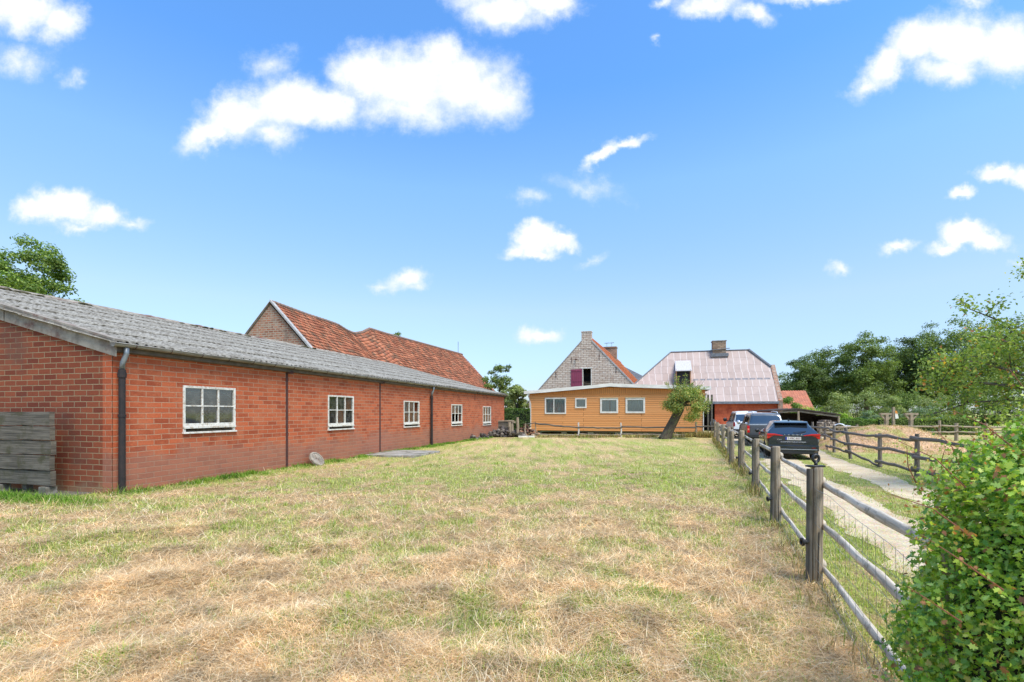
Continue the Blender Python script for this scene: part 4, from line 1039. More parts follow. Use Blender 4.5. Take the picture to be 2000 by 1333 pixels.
# grey garden chair by the doorway
v = P(1399,HZ,36); gc = empty('garden_chair', (v.x,36,0), .3, 'grey garden chair with rounded back in front of the dark doorway', 'chair')
GM = simple('grey_plastic', lin(112,124,128), lin(92,100,104), bmp=.05, rough=.5)
MB().box(-.24,.24,-.24,.22,.42,.46).build('seat', GM, gc, bev=.01)
m = MB(); m.tube([(-.25,.24,.44),(-.27,.3,.85),(-.2,.32,1.05),(0,.33,1.12),(.2,.32,1.05),(.27,.3,.85),(.25,.24,.44)], .022, 8)
for x in (-.13,0,.13): m.tube([(x,.25,.45),(x,.31,1.07)], .014, 6)
m.build('backrest', GM, gc, True)
for x in (-.22,.22):
    for y in (-.22,.24): MB().tube([(x,y,.44),(x*1.1,y*1.1,0)], .018, 6).build('leg', GM, gc)
    MB().tube([(x*1.1,.26,.66),(x*1.15,-.2,.66),(x,-.22,.44)], .018, 6).build('armrest', GM, gc)
# firewood stack
v = P(1613,HZ,33.5); m = MB(); LOGC = [lin(150,134,118), lin(118,104,92), lin(176,160,142), lin(100,86,76), lin(134,110,92)]
for r in range(9):
    for q in range(7):
        m.cur = random.choice(LOGC); x = -.42+q*.14+(r%2)*.07+random.uniform(-.02,.02); z = .08+r*.125
        if r == 8 and q in (0,5,6): continue
        m.tube([(x,-.25+random.uniform(-.05,.03),z),(x,.3,z)], .066, 6, jit=.1)
o = m.build('firewood_stack', attrmat('split_wood', .9, 0, .2, .3, 14)); o.location = (v.x,33.5,0); tag(o, 'tall stack of grey split firewood in front of the open shed corner', 'firewood')
m = MB()
for q in range(14): m.mbox(Matrix.Translation((random.uniform(-.5,.5),random.uniform(-.2,.2),.25+q*.05)) @ Matrix.Rotation(random.uniform(-.35,.35),4,'Z') @ Matrix.Rotation(random.uniform(-.08,.08),4,'Y'), 1.3, .3, .045)
v = P(1640,HZ,33); o = m.build('board_pile', WGREY); o.location = (v.x,33,-.15); tag(o, 'loose pile of pale grey boards right of the firewood stack', 'boards')
m = MB(); vs = []; nq = 9
for a in range(nq):
    for b_ in range(6): vs.append((-.55+a*1.1/(nq-1), -.3+b_*.6/5, .93+.12*math.sin(a*.8)*math.cos(b_*.7)+random.uniform(-.04,.04)-abs(a-4)*.02))
m.add(vs, [(a*6+b_,(a+1)*6+b_,(a+1)*6+b_+1,a*6+b_+1) for a in range(nq-1) for b_ in range(5)])
o = m.build('white_tarp', simple('white_plastic', lin(226,228,230), bmp=.1, rough=.4), smooth=True); o.location = (v.x,33,-.1); tag(o, 'crumpled white plastic sheet on top of the grey board pile', 'sheet')
# ------------------------------------------------------------ vehicles
def paint(name, c, metal=.3, rough=.28):
    m, nt, b = newmat(name); nt.put(b.inputs['Base Color'], c); b.inputs['Metallic'].default_value = metal
    b.inputs['Roughness'].default_value = rough; b.inputs['Coat Weight'].default_value = .8; b.inputs['Coat Roughness'].default_value = .03
    bump(nt, b, nt.noise(nt.coord('Object'), 2.5, 2, .5), .03, .02); return m
def gloss(name, c, rough=.05, em=0, spec=.6):
    m, nt, b = newmat(name); nt.put(b.inputs['Base Color'], c); b.inputs['Roughness'].default_value = rough; b.inputs['Specular IOR Level'].default_value = spec
    return m
CGL = gloss('car_glass', (.014,.018,.022), .04, spec=1.0); CGL.node_tree.nodes['Principled BSDF'].inputs['IOR'].default_value = 1.7; TYRE = simple('tyre_rubber', (.02,.02,.02), (.035,.033,.03), bmp=.1, rough=.85)
ALLOY = simple('alloy', lin(120,122,126), lin(90,92,96), metal=.8, rough=.35, bmp=0)
REDL = gloss('red_lamp', lin(205,28,24), .12); REDD = gloss('dark_red_lamp', lin(130,14,16), .15); CHROME = simple('chrome', lin(225,226,228), lin(205,206,208), metal=.6, rough=.25, bmp=0)
BPL = simple('black_trim', (.016,.016,.017), (.024,.024,.024), rough=.5, bmp=0); PLW = simple('plate_white', lin(232,226,214), lin(224,218,206), bmp=0, rough=.5)
PLB = simple('plate_blue', lin(44,60,150), None, bmp=0); PLT = simple('plate_letters', lin(120,30,40), None, bmp=0); WHT = simple('white_letters', lin(232,232,232), lin(225,225,225), bmp=0)
def catmull(P, n):
    P = [P[0]]+list(P)+[P[-1]]; out = []; t = []
    for i in range(1, len(P)-2):
        for k in range(n):
            u = k/n; p0,p1,p2,p3 = [np.array(q) for q in P[i-1:i+3]]
            q = .5*((2*p1)+(-p0+p2)*u+(2*p0-5*p1+4*p2-p3)*u*u+(-p0+3*p1-3*p2+p3)*u**3)
            lin_ = p1+(p2-p1)*u
            out.append(q*.55+lin_*.45); t.append(i-1+u)
    out.append(np.array(P[-1])); t.append(len(P)-3); return np.array(out), np.array(t)
def sm(tab, x, w=.05):
    X = [a for a,_ in tab]; Y = [b for _,b in tab]
    return np.mean([np.interp(np.clip(x+d, X[0], X[-1]), X, Y) for d in (-w,-w/2,0,w/2,w)], axis=0)
def car(name, label, loc, ang, sc, sp):
    e = empty(name, loc, ang, label, sp['cat']); e.scale = (sc,)*3
    Lc = sp['L']; xs = np.unique(np.concatenate([np.linspace(0,.8,40), np.linspace(.8,Lc,100)]))
    zt = sm(sp['zt'], xs, .03); w = sm(sp['w'], xs, .04); wr = sm(sp['wr'], xs, .05); zb = sm(sp['zb'], xs, .05); be = np.minimum(sm(sp['belt'], xs), zt-.05)
    grid = []; 
    for j in range(len(xs)):
        fl = np.clip((zt[j]-be[j]-.1)/.2, 0, 1)   # 0 = no greenhouse
        z6 = (zt[j]-.085)*fl+(zt[j]-.035)*(1-fl); y6 = wr[j]*fl+w[j]*.90*(1-fl); y7 = wr[j]*.86*fl+w[j]*.74*(1-fl)
        C = [(0,zb[j]),(.8*w[j],zb[j]),(.965*w[j],zb[j]+.05),(w[j]*.99,zb[j]+.22),(w[j],max(be[j]-.24,zb[j]+.26)),(w[j]*.962,be[j]),(y6,z6),(y7,zt[j]-.02),(0,zt[j])]
        q, t = catmull(C, 8); grid.append(q)
    G = np.array(grid); nj, nk = G.shape[:2]
    parts = {'body':[], 'side_window':[], 'rear_window':[], 'windscreen':[], 'lower_trim':[]}
    verts = []
    for sgn in (1,-1):
        for j in range(nj):
            for k in range(nk): verts.append((xs[j], sgn*G[j,k,0], G[j,k,1]))
    H = nj*nk
    for j in range(nj-1):
        for k in range(nk-1):
            xc = (xs[j]+xs[j+1])/2; tc = (t[k]+t[k+1])/2; zc = G[j,k,1]
            if any((xc-wx)**2+(zc-sp['wr_']*1.0)**2 < (sp['wr_']*1.17)**2 for wx in sp['wheels']) and tc < 5 and zc < sp['wr_']*2.2: continue
            key = 'body'
            if 5.14 < tc < 5.92 and any(a < xc+(tc-5.5)*sp.get('lean',.0) < b_ for a,b_ in sp['side']): key = 'side_window'
            elif (6.3 < tc if sp.get('split') is None else 6.3 < tc < 7.93) and sp['rear'][0] < xc < sp['rear'][1]: key = 'rear_window'
            elif 6.2 < tc and sp['front'][0] < xc < sp['front'][1]: key = 'windscreen'
            elif tc < sp.get('clad',2.6) : key = 'lower_trim'
            for sgn, off in ((1,0),(-1,H)):
                f = (off+j*nk+k, off+(j+1)*nk+k, off+(j+1)*nk+k+1, off+j*nk+k+1)
                parts[key].append(f if sgn < 0 else f[::-1])
    # tail and nose caps
    for j in (0, nj-1):
        ring = [j*nk+k for k in range(nk)]+[H+j*nk+k for k in range(nk-1,-1,-1)]
        parts['body'].append(ring if j else ring[::-1])
    mats = {'body':sp['paint'],'side_window':CGL,'rear_window':CGL,'windscreen':CGL,'lower_trim':sp.get('trim',BPL)}
    sw = parts.pop('side_window'); plist = list(parts.items())
    for sgn in (1,-1):
        for a_, b_ in sp['side']:
            ff = [f for f in sw if (verts[f[0]][1] > 0) == (sgn > 0) and a_-.25 < sum(verts[q][0] for q in f)/4 < b_+.25 and min(abs(sum(verts[q][0] for q in f)/4-(a_+b_)/2)/(b_-a_), 9) == min(abs(sum(verts[q][0] for q in f)/4-(c_+d_)/2)/(d_-c_) for c_,d_ in sp['side'])]
            plist.append(('side_window', ff))
    for key, fs in plist:
        if not fs: continue
        us = sorted({a for f in fs for a in f}); mp = {a:i for i,a in enumerate(us)}
        me = bpy.data.meshes.new(key); me.from_pydata([verts[a] for a in us], [], [[mp[a] for a in f] for f in fs]); me.update()
        me.polygons.foreach_set('use_smooth', [True]*len(me.polygons)); me.materials.append(mats[key])
        o = bpy.data.objects.new(key, me); COL.objects.link(o); o.parent = e
        if key == 'body':
            me.polygons[-1].use_smooth = False; me.polygons[-2].use_smooth = False
    MB().box(.25,Lc-.3,-.6,.6,min(sp['wr_']*.62,.3),sp['wr_']*2.1).build('underbody', DARK, e)
    for wx in sp['wheels']:
        for sg in (1,-1):
            we = empty('wheel', (wx, sg*(sp['wy']), sp['wr_'])); we.parent = e; R = sp['wr_']; tw = .11
            fn = lambda x,y,h,sg=sg: (x, sg*h, y)
            MB().lathe([(R*.62,-tw),(R*.92,-tw),(R,-tw*.75),(R*1.0,tw*.75),(R*.93,tw),(R*.66,tw),(R*.62,tw*.8)], fn, 28).build('tyre', TYRE, we, True)
            m = MB(); m.lathe([(R*.66,tw*.85),(R*.58,tw*.6),(R*.58,tw*.2),(0.0,tw*.2)], fn, 24)
            for q in range(5):
                a = q*2*math.pi/5; m.bar(fn(0,0,tw*.5), fn(R*.6*math.cos(a),R*.6*math.sin(a),tw*.7), .06, .03, (0,1,0))
            m.lathe([(.07,tw*.4),(.07,tw*.75),(0,tw*.75)], fn, 12); m.build('rim', ALLOY, we)
    return e
def tailp(e, name, poly, mat, x0=-.012, x1=.05, mirror=False, bev=.004):
    for sg in ((1,-1) if mirror else (1,)):
        MB().prism([(a*sg,b_) for a,b_ in poly], lambda a,b,d: (d,a,b), x0, x1).build(name, mat, e, bev=bev)
RT = Matrix(((0,0,-1,0),(-1,0,0,0),(0,1,0,0),(0,0,0,1)))  # text facing -x, reading left(+y) to right(-y)
def ttext(e, s, size, mat, y, z, x=-.02, sx=1, name='lettering'):
    M = Matrix.Translation((x,y,z)) @ RT @ Matrix.Diagonal((sx,1,1,1)); return text(s, size, mat, e, M, name)
CAR = dict(cat='car', L=4.36, zt=[(0,.92),(.04,.96),(.12,1.0),(.45,1.21),(.64,1.345),(.72,1.42),(1.0,1.45),(1.5,1.47),(2.1,1.455),(2.6,1.35),(3.3,1.03),(3.9,.93),(4.25,.78),(4.36,.6)],
 w=[(0,.80),(.05,.845),(.2,.885),(.8,.895),(3.6,.89),(4.1,.82),(4.36,.62)], wr=[(0,.76),(.12,.75),(.45,.67),(.7,.61),(1.5,.605),(2.6,.6),(3.3,.68),(4.36,.6)],
 zb=[(0,.31),(.2,.25),(4.2,.22),(4.36,.28)], belt=[(0,.95),(.5,1.0),(1.5,.97),(3.2,.93),(4.36,.8)], wr_=.32, wheels=[.80,3.43], wy=.80,
 side=[(.62,.82),(.88,1.62),(1.70,2.62)], rear=(.10,.62), front=(2.56,3.26), paint=paint('near_black_car_paint', lin(34,42,50), .4, .25), lean=.25)
c1 = car('hatchback_car', 'near black hatchback with slim red tail lamps, nearest of the three parked vehicles', (9.78,17.1,.006), math.atan2(.927,.375), .925, CAR)
tl = [(.875,.975),(.62,.972),(.33,.912),(.36,.895),(.64,.895),(.73,.86),(.80,.80),(.868,.785)]
tailp(c1, 'tail_light', tl, REDL, -.02, .12, True)
tailp(c1, 'tail_light_strip', [(.86,.905),(.62,.925),(.42,.908),(.62,.90),(.8,.885)], REDD, -.028, .0, True, 0)
tailp(c1, 'tailgate_recess', [(.50,.715),(-.50,.715),(-.56,.69),(-.50,.615),(.50,.615),(.56,.69)], BPL, -.008, .03)
tailp(c1, 'tailgate_crease', [(.60,.895),(-.60,.895),(-.6,.882),(.6,.882)], BPL, -.006, .02)
tailp(c1, 'bumper', [(.83,.545),(-.83,.545),(-.84,.34),(.84,.34)], CAR['paint'], -.055, .12, bev=.02)
tailp(c1, 'bumper_insert', [(.72,.36),(-.72,.36),(-.66,.22),(.66,.22)], BPL, -.04, .2, bev=.015)
tailp(c1, 'bumper_line', [(.78,.40),(-.78,.40),(-.78,.385),(.78,.385)], CHROME, -.06, -.04)
tailp(c1, 'reflector', [(.74,.47),(.60,.47),(.60,.44),(.72,.44)], REDD, -.062, -.04, True, 0)
pl_ = MB().box(-.02,-.006,-.26,.26,.74,.855).build('licence_plate', PLW, c1)
MB().box(-.0225,-.0205,.205,.26,.742,.853).build('plate_band', PLB, pl_)
o = ttext(c1, '2-FBC-823', .095, PLT, -.03, .797, -.0225, 1.0)
o.parent = pl_
for q, chh in enumerate('SKODA'): ttext(c1, chh, .062, CHROME, .28-q*.14, .935, -.012, 1.3)
ttext(c1, 'SCALA', .05, CHROME, .46, .755, -.014)
ttext(c1, 'ALLE DIENSTEN VOOR UW VASTGOED', .047, WHT, -.0, .665, -.012)
MB().bar((.07,-.02,1.02),(.20,-.45,1.06),.03,.02).build('wiper', BPL, c1)
m = MB(); m.prism([(1.2,1.45),(1.32,1.45),(1.22,1.54),(1.2,1.54)], lambda a,b,d: (a,d,b), -.02, .02); m.build('antenna', BPL, c1)
m = MB(); m.prism([(.78,1.42),(.55,1.385),(.50,1.36),(.6,1.34),(.8,1.38)], lambda a,b,d: (a,d,b+.012), -.57, .57); m.build('spoiler', CAR['paint'], c1, bev=.01)
for sg in (1,-1):
    m = MB(); m.blob((2.78,sg*1.0,1.0), .12, jit=.0, squash=(.7,1,.75), seg=10, rings=8); m.bar((2.82,sg*.86,.97),(2.8,sg*.95,.98),.05,.05); m.build('wing_mirror', BPL, c1, True)
    MB().box(1.2,1.36,sg*.892-.01,sg*.892+.012,.83,.86).build('door_handle', CHROME, c1)
PU = dict(cat='pickup truck', L=5.2, zt=[(0,1.12),(.03,1.15),(.10,1.22),(.30,1.62),(.38,1.70),(.6,1.73),(2.4,1.78),(3.0,1.73),(3.7,1.22),(4.0,1.18),(5.0,1.02),(5.2,.8)],
 w=[(0,.87),(.05,.89),(4.6,.9),(5.0,.84),(5.2,.65)], wr=[(0,.82),(.1,.80),(.3,.70),(2.4,.68),(3.7,.76),(5.2,.6)], zb=[(0,.52),(.3,.42),(4.9,.38),(5.2,.45)],
 belt=[(0,1.12),(2,1.1),(3.8,1.1),(5.2,.95)], wr_=.37, wheels=[1.15,4.2], wy=.79, side=[(.35,1.5),(1.72,2.35),(2.45,3.15)], rear=(.07,.30), front=(3.02,3.7), paint=paint('grey_pickup_paint', lin(92,92,92), .3, .3), lean=.1)
c2 = car('pickup_truck', 'grey pickup truck with a hard canopy between the white van and the hatchback', (12.22,23.6,.006), math.atan2(.94,.34), .93, PU)
tailp(c2, 'tail_light', [(.905,1.08),(.79,1.08),(.79,.72),(.90,.72)], REDL, -.02, .16, True)
for sg in (1,-1): MB().box(-.026,-.018,sg*.845-.04,sg*.845+.04,.84,.93).build('indicator', simple('orange_lamp', lin(240,140,110), bmp=0), c2)
tailp(c2, 'tailgate', [(.76,1.08),(-.76,1.08),(-.76,.62),(.76,.62)], PU['paint'], -.02, .02, bev=.01)
tailp(c2, 'bumper', [(.84,.62),(-.84,.62),(-.82,.46),(.82,.46)], BPL, -.12, .1, bev=.02)
tailp(c2, 'canopy_edge', [(.80,1.16),(-.80,1.16),(-.80,1.11),(.80,1.11)], CHROME, -.005, .06)
tailp(c2, 'tailgate_handle', [(.12,1.0),(-.12,1.0),(-.12,.92),(.12,.92)], BPL, -.03, 0)
for sg in (1,-1):
    m = MB(); m.tube([(.5,sg*.56,1.72),(.6,sg*.58,1.79),(1.9,sg*.58,1.83),(2.6,sg*.58,1.80)], .022, 6); m.build('roof_rail', CHROME, c2, True)
    m = MB(); m.blob((3.25,sg*1.05,1.2), .16, jit=.0, squash=(.55,.95,.75), seg=10, rings=8); m.bar((3.25,sg*.85,1.12),(3.25,sg*.95,1.15),.05,.05); m.build('wing_mirror', CHROME, c2, True)
VN = dict(cat='van', L=4.7, zt=[(0,1.02),(.03,1.08),(.22,1.62),(.34,1.76),(.6,1.84),(1.2,1.87),(2.6,1.86),(3.1,1.76),(3.8,1.2),(4.4,1.02),(4.7,.75)],
 w=[(0,.85),(.06,.88),(4.2,.9),(4.5,.82),(4.7,.62)], wr=[(0,.80),(.2,.72),(.5,.66),(3,.66),(3.8,.75),(4.7,.6)], zb=[(0,.4),(.3,.34),(4.4,.3),(4.7,.36)],
 belt=[(0,1.1),(4.7,1.0)], wr_=.35, wheels=[.9,3.8], wy=.78, side=[(.5,1.5),(1.7,2.4),(2.5,3.2)], rear=(.06,.25), front=(3.1,3.75), split=1, paint=paint('white_van_paint', lin(226,230,230), 0, .3), lean=0, clad=3.2)
c3 = car('white_van', 'white van with rounded roof, farthest of the three parked vehicles', (14.5,30.2,.01), math.atan2(.955,.297), .93, VN)
tailp(c3, 'tail_light', [(.885,1.12),(.78,1.12),(.78,.84),(.88,.84)], REDD, -.02, .14, True)
tailp(c3, 'bumper', [(.86,.66),(-.86,.66),(-.84,.36),(.84,.36)], BPL, -.10, .1, bev=.03)
for sg in (1,-1):
    m = MB(); m.blob((3.2,sg*1.06,1.25), .16, jit=.0, squash=(.55,.9,.9), seg=10, rings=8); m.bar((3.2,sg*.85,1.15),(3.2,sg*.96,1.18),.05,.05); m.build('wing_mirror', BPL, c3, True)
# ------------------------------------------------------------ vegetation
def leafmesh(name, C, N, size, mat, parent, cols, aspect=.55, fold=.25, shape='kite'):
    n = len(C); N = N/np.linalg.norm(N, axis=1, keepdims=True)
    r = rng.normal(size=(n,3)); A = np.cross(N, r); A /= np.linalg.norm(A, axis=1, keepdims=True); B = np.cross(N, A)
    s = size[:,None]
    if shape == 'kite': out = [(-.5,0,0),(-.05,-aspect/2,fold/2),(.5,0,0),(-.05,aspect/2,fold/2)]
    else:   # lobed hawthorn leaf
        out = [(-.5,0,0),(-.28,-.10,.02),(-.12,-.40,.10),(.02,-.20,.05),(.20,-.40,.10),(.22,-.15,.03),(.50,-.14,-.02),(.52,.10,-.02),(.24,.14,.03),(.22,.40,.10),(.02,.18,.05),(-.12,.38,.10),(-.28,.10,.02)]
    m = len(out); V = np.empty((n,m,3))
    for i,(a,b,c) in enumerate(out): V[:,i,:] = C+A*a*s+B*b*s+N*c*s
    loops = np.arange(n*m); cc = np.repeat(cols, m, axis=0)
    return build_np(name, V.reshape(-1,3), loops, np.full(n, m), mat, parent, cols=cc)
LEAF = attrmat('leaf', .6, .38, .35, .25, 1.5)
LEAFN = attrmat('leaf_near', .42, .38, .45, .2, 9)
def rdir(n):
    v = rng.normal(size=(n,3)); return v/np.linalg.norm(v, axis=1, keepdims=True)
def crown(name, parent, rad, zc, nc, nl, ls, pal, rc=.34, low=-.55, mat=LEAF, rough_=1.0, cen=(0,0), shell=.5, jit=.25):
    """leaves grouped into clumps spread through an ellipsoid"""
    rad = np.array(rad); d = rdir(nc*3); d = d[d[:,2] > low][:nc]; nc = len(d)
    rr = shell+(1-shell)*rng.random(nc)**.6; cc = d*rr[:,None]*rad; cc[:,2] += zc; cc[:,0] += cen[0]; cc[:,1] += cen[1]
    cr = rc*rad.mean()*rng.uniform(.6,1.25,nc)
    idx = rng.choice(nc, nl, p=cr**2/np.sum(cr**2)); dd = rdir(nl); dd[:,2] = np.where(dd[:,2] < -.35, -dd[:,2]*.6, dd[:,2])
    dd /= np.linalg.norm(dd, axis=1, keepdims=True)
    fr = rng.random(nl)**.45
    Pp = cc[idx]+dd*(cr[idx]*fr)[:,None]*np.array([1,1,.9])+rng.normal(0, jit*ls, (nl,3))
    N = dd+rng.normal(0, .6, (nl,3))*rough_+np.array([0,0,.5])
    pal = np.array(pal); tone = rng.normal(0, .14, nc)
    col = pal[rng.integers(0, len(pal), nl)]*(1+tone[idx]+rng.normal(0,.15,nl)).clip(.4,1.7)[:,None]
    leafmesh(name, Pp, N, ls*rng.uniform(.6,1.3,nl), mat, parent, col)
    return cc
def trunk(parent, h, r, tips, name='trunk', mat=BARK, base=(0,0,0), fork=.35, n=7):
    m = MB(); b = Vector(base); top = b+Vector((random.uniform(-.05,.05)*h, random.uniform(-.05,.05)*h, h))
    m.tube([b-Vector((0,0,.15)), b.lerp(top,.03), b.lerp(top,.3)+Vector((random.uniform(-.02,.02)*h,0,0)), b.lerp(top,.65), top], [r*1.5,r*1.15,r*.9,r*.65,r*.2], 9, jit=.08)
    tt = list(tips); random.shuffle(tt)
    for t in tt[:n]:
        t = Vector(t); s = b.lerp(top, random.uniform(fork,.8)); mid = s.lerp(t,.5)+Vector((0,0,-.06*h)); m.tube([s, mid, t], [r*.42,r*.25,r*.06], 6, jit=.1)
    return m.build(name, mat, parent, True)
OAK = [lin(124,140,70), lin(102,120,60), lin(142,156,82), lin(90,108,54), lin(112,130,70)]
DOAK = [lin(104,122,62), lin(88,106,54), lin(118,136,72), lin(78,94,48)]
OLIVE = [lin(148,158,96), lin(130,142,82), lin(166,172,112), lin(116,130,74)]
SAGE = [lin(140,158,122), lin(122,142,104), lin(158,172,138)]
BRIGHT = [lin(150,178,60), lin(128,158,52), lin(168,190,78)]
def tree(px, Yd, top, wpx, label, pal=OAK, nc=110, nl=20000, ls=.27, hmin=.06, cat='tree', name='oak_tree', group=None, tr=.3, topz=None, rc=.25, low=-.9, shell=.25, dx=0):
    v = P(px, HZ, Yd); zt = EYE+(HZ-top)*Yd/F; w = wpx*Yd/F/2
    e = empty(name, (v.x, Yd, 0), random.uniform(0,6), label, cat, group)
    z0 = zt*hmin; rz = (zt-z0)/2*1.02
    cc = crown('crown', e, (w*.9, w*.9, rz), z0+rz, nc, nl, ls, pal, rc=rc, low=low, shell=shell)
    trunk(e, z0+rz*1.1, tr, [tuple(c) for c in cc]); return e
BT = 'trees along the far edge on the right'
tree(1570,74,702,90,'dark leafy tree on the left edge of the wood, half behind the pink roofed house', DOAK, group=BT)
tree(1612,78,684,120,'broad dark tree behind the small orange roof, lower than its right neighbour', OAK, group=BT)
tree(1692,72,656,118,'tall oak with airy top rising above the middle of the wood on the right', OAK, group=BT, nc=120, nl=26000, rc=.22)
tree(1762,78,672,120,'lower rounded tree in the dip between the tall oak and the highest crowns', DOAK, group=BT)
tree(1815,76,638,130,'high dark tree left of the highest crown behind the apple tree', DOAK, group=BT, nc=120, nl=22000)
tree(1880,70,624,160,'highest tree of the right hand wood, partly behind the apple branches', OAK, group=BT, nc=120, nl=22000, rc=.24)
tree(1968,74,634,160,'large tree at the far right behind the apple tree', OAK, group=BT)
tree(2060,70,650,150,'dark tree beyond the right edge of the wood', DOAK, group=BT, nl=9000)
tree(1535,92,735,80,'distant low tree just right of the pink roofed house', DOAK, nl=8000, group=BT)
tree(1655,92,722,120,'distant tree filling the gap behind the tall airy oak', DOAK, nl=9000, group=BT)
tree(1730,95,712,120,'distant tree between the airy oak and the dip in the wood', DOAK, nl=9000, group=BT)
tree(976,60,710,76,'loose bright green tree between the old tiled barn and the gabled house', OAK, nc=60, nl=9000, ls=.22, rc=.22, name='broadleaf_tree')
tree(1012,50,752,66,'rounded olive green tree behind the gap left of the cabin', OLIVE, nc=30, nl=9000, ls=.22, hmin=.1, name='broadleaf_tree', tr=.2)
tree(985,54,768,50,'small olive tree just beyond the far corner of the brick barn', OLIVE, nc=24, nl=6000, ls=.22, hmin=.05, name='broadleaf_tree', tr=.2)
tree(784,95,646,44,'treetop peeking over the ridge of the old tiled barn', OAK, nc=20, nl=4000, ls=.35, hmin=.3, name='broadleaf_tree')
tree(40,33,466,190,'large bright leafed tree rising behind the left end of the corrugated roof', [lin(128,150,66), lin(104,130,56), lin(150,166,80), lin(86,112,50)], nc=150, nl=34000, ls=.19, hmin=.25, name='broadleaf_tree', rc=.2, tr=.35)
MBU = 'bushes in front of the wood'
def bush(px, Yd, top, wpx, label, pal, nl=6000, ls=.16, group=MBU, name='bush', nc=22):
    v = P(px, HZ, Yd); zt = EYE+(HZ-top)*Yd/F; w = wpx*Yd/F/2
    e = empty(name, (v.x, Yd, 0), 0, label, 'bush', group)
    crown('foliage', e, (w, w*.8, zt*.5), zt*.5, nc, nl, ls, pal, rc=.36, low=-1)
    m = MB()
    for q in range(6): m.tube([(random.uniform(-.2,.2),random.uniform(-.2,.2),-.05),(random.uniform(-.5,.5)*w,random.uniform(-.3,.3)*w,zt*.6)], [.05,.02], 5)
    m.build('stem', BARK, e)
bush(1622,50,768,76,'olive bush right of the small orange roof', OLIVE)
bush(1675,52,764,74,'olive bush second from the left in front of the tall oak', OLIVE)
bush(1728,50,770,74,'olive bush below the dip in the wood behind the left T post', OLIVE)
bush(1780,52,772,80,'darker olive bush behind the right T post', OAK)
bush(1835,48,776,90,'wide green bush behind the pale far fence', OLIVE)
bush(1900,46,770,100,'green bush behind the apple branches above the far fence', OAK)
bush(1975,44,772,110,'green bush at the right edge behind the apple tree', OAK)
bush(1702,44,800,44,'silvery sage green shrub in front of the olive bushes', SAGE, 4000, .12)
bush(1752,43,802,36,'pale sage shrub behind the slim marker post', SAGE, 3500, .12)
bush(1812,42,796,56,'sage green shrub right of the right T post', SAGE, 4500, .12)
bush(1648,45,810,34,'bright yellow green shrub above the trimmed hedge', BRIGHT, 3500, .12)
bush(1592,56,796,70,'yellow green shrub behind the open shed roof', BRIGHT, 3500, .14)
bush(1540,48,780,44,'bright green bush between the pink roofed house and the orange roof', [lin(110,140,60), lin(90,124,50), lin(134,160,72)], 5000, .14)
def hedge(name, a, b, h, th, label, pal, nl, ls, cat='hedge'):
    a = Vector((*a,0)); b = Vector((*b,0)); L = (b-a).length; e = empty(name, a, math.atan2(b.y-a.y,b.x-a.x), label, cat)
    x = rng.random(nl)*L; face = rng.random(nl); y = np.where(face < .5, rng.uniform(-th/2,th/2,nl), np.where(face < .8, -th/2, th/2)); z = np.where(face < .5, h, rng.random(nl)*h)
    bmp_ = (fbm(x*1.6, z*2.2+y, 3, 6)-.5)*.3; nn = np.stack([rng.normal(0,.3,nl), np.where(face < .5, 0, np.sign(y)), np.where(face < .5, 1, .35)], 1)
    C = np.stack([x,y,z],1)+nn*bmp_[:,None]+rng.normal(0,.035,(nl,3))
    pal = np.array(pal); col = pal[rng.integers(0,len(pal),nl)]*(1+rng.normal(0,.18,nl)).clip(.4,1.6)[:,None]
    leafmesh('foliage', C, nn+rng.normal(0,.5,(nl,3)), ls*rng.uniform(.6,1.3,nl), LEAF, e, col)
    MB().box(.1,L-.1,-th*.42,th*.42,0,h*.93).build('dark_core', simple('hedge_core', lin(40,48,26), lin(28,34,20), kind='Object'), e); return e  # solid box under the leaves; shade between them is painted as its dark colour
hp = lambda px, Yd: (P(px,HZ,Yd).x, Yd)
hedge('trimmed_hedge', hp(1622,40), hp(1720,39), 1.05, 1.0, 'trimmed green hedge right of the open shed', [lin(112,140,56), lin(94,124,50), lin(132,154,70)], 9000, .11)
hedge('trimmed_hedge', hp(1716,38), hp(1905,36), 1.15, 1.0, 'long olive trimmed hedge behind the T posts and the far fence', [lin(120,138,62), lin(104,122,54), lin(140,152,78)], 14000, .11)
hedge('trimmed_hedge', hp(960,46), hp(1050,45), 1.9, 1.0, 'dark trimmed hedge in the gap between the brick barn and the cabin', [lin(92,116,56), lin(76,100,48), lin(110,134,66)], 8000, .12)
# leaning old tree in front of the cabin
v = P(1300,HZ,30.5); lt = empty('leaning_tree', (v.x,30.5,0), 0, 'stout leaning tree with bushy round crown in front of the orange cabin', 'tree')
m = MB(); tp = [(-.12,0,-.1),(-.02,0,.05),(.28,.0,.7),(.62,.02,1.35),(.9,.03,1.85),(1.05,.03,2.3)]
m.tube(tp, [.44,.34,.28,.26,.25,.2], 12, jit=.09)
for tx,tz in ((.3,2.9),(.8,3.2),(1.5,3.3),(2.2,2.7),(1.9,1.9),(.1,2.3),(1.2,3.6)):
    m.tube([(.95,.03,2.1),((.95+tx)/2+.05,random.uniform(-.3,.3),(2.1+tz)/2+.1),(tx,random.uniform(-.5,.5),tz)], [.12,.06,.015], 6, jit=.1)
m.build('trunk', BARK, lt, True)
WIL = [lin(146,162,84), lin(122,144,70), lin(172,176,92), lin(108,134,70), lin(196,180,98)]
crown('crown', lt, (1.22,1.15,1.05), 2.15, 36, 13000, .095, WIL, rc=.36, cen=(1.25,0), low=-1, shell=.5, jit=.9)
m = MB(); 
for q in range(14):
    bx = random.uniform(.3,2.1); tx = bx+random.uniform(-.5,.6); m.tube([(bx,random.uniform(-.4,.4),2.9),(tx,random.uniform(-.5,.5),random.uniform(3.5,4.1))], [.012,.004], 4)
m.build('twig', BARK, lt)
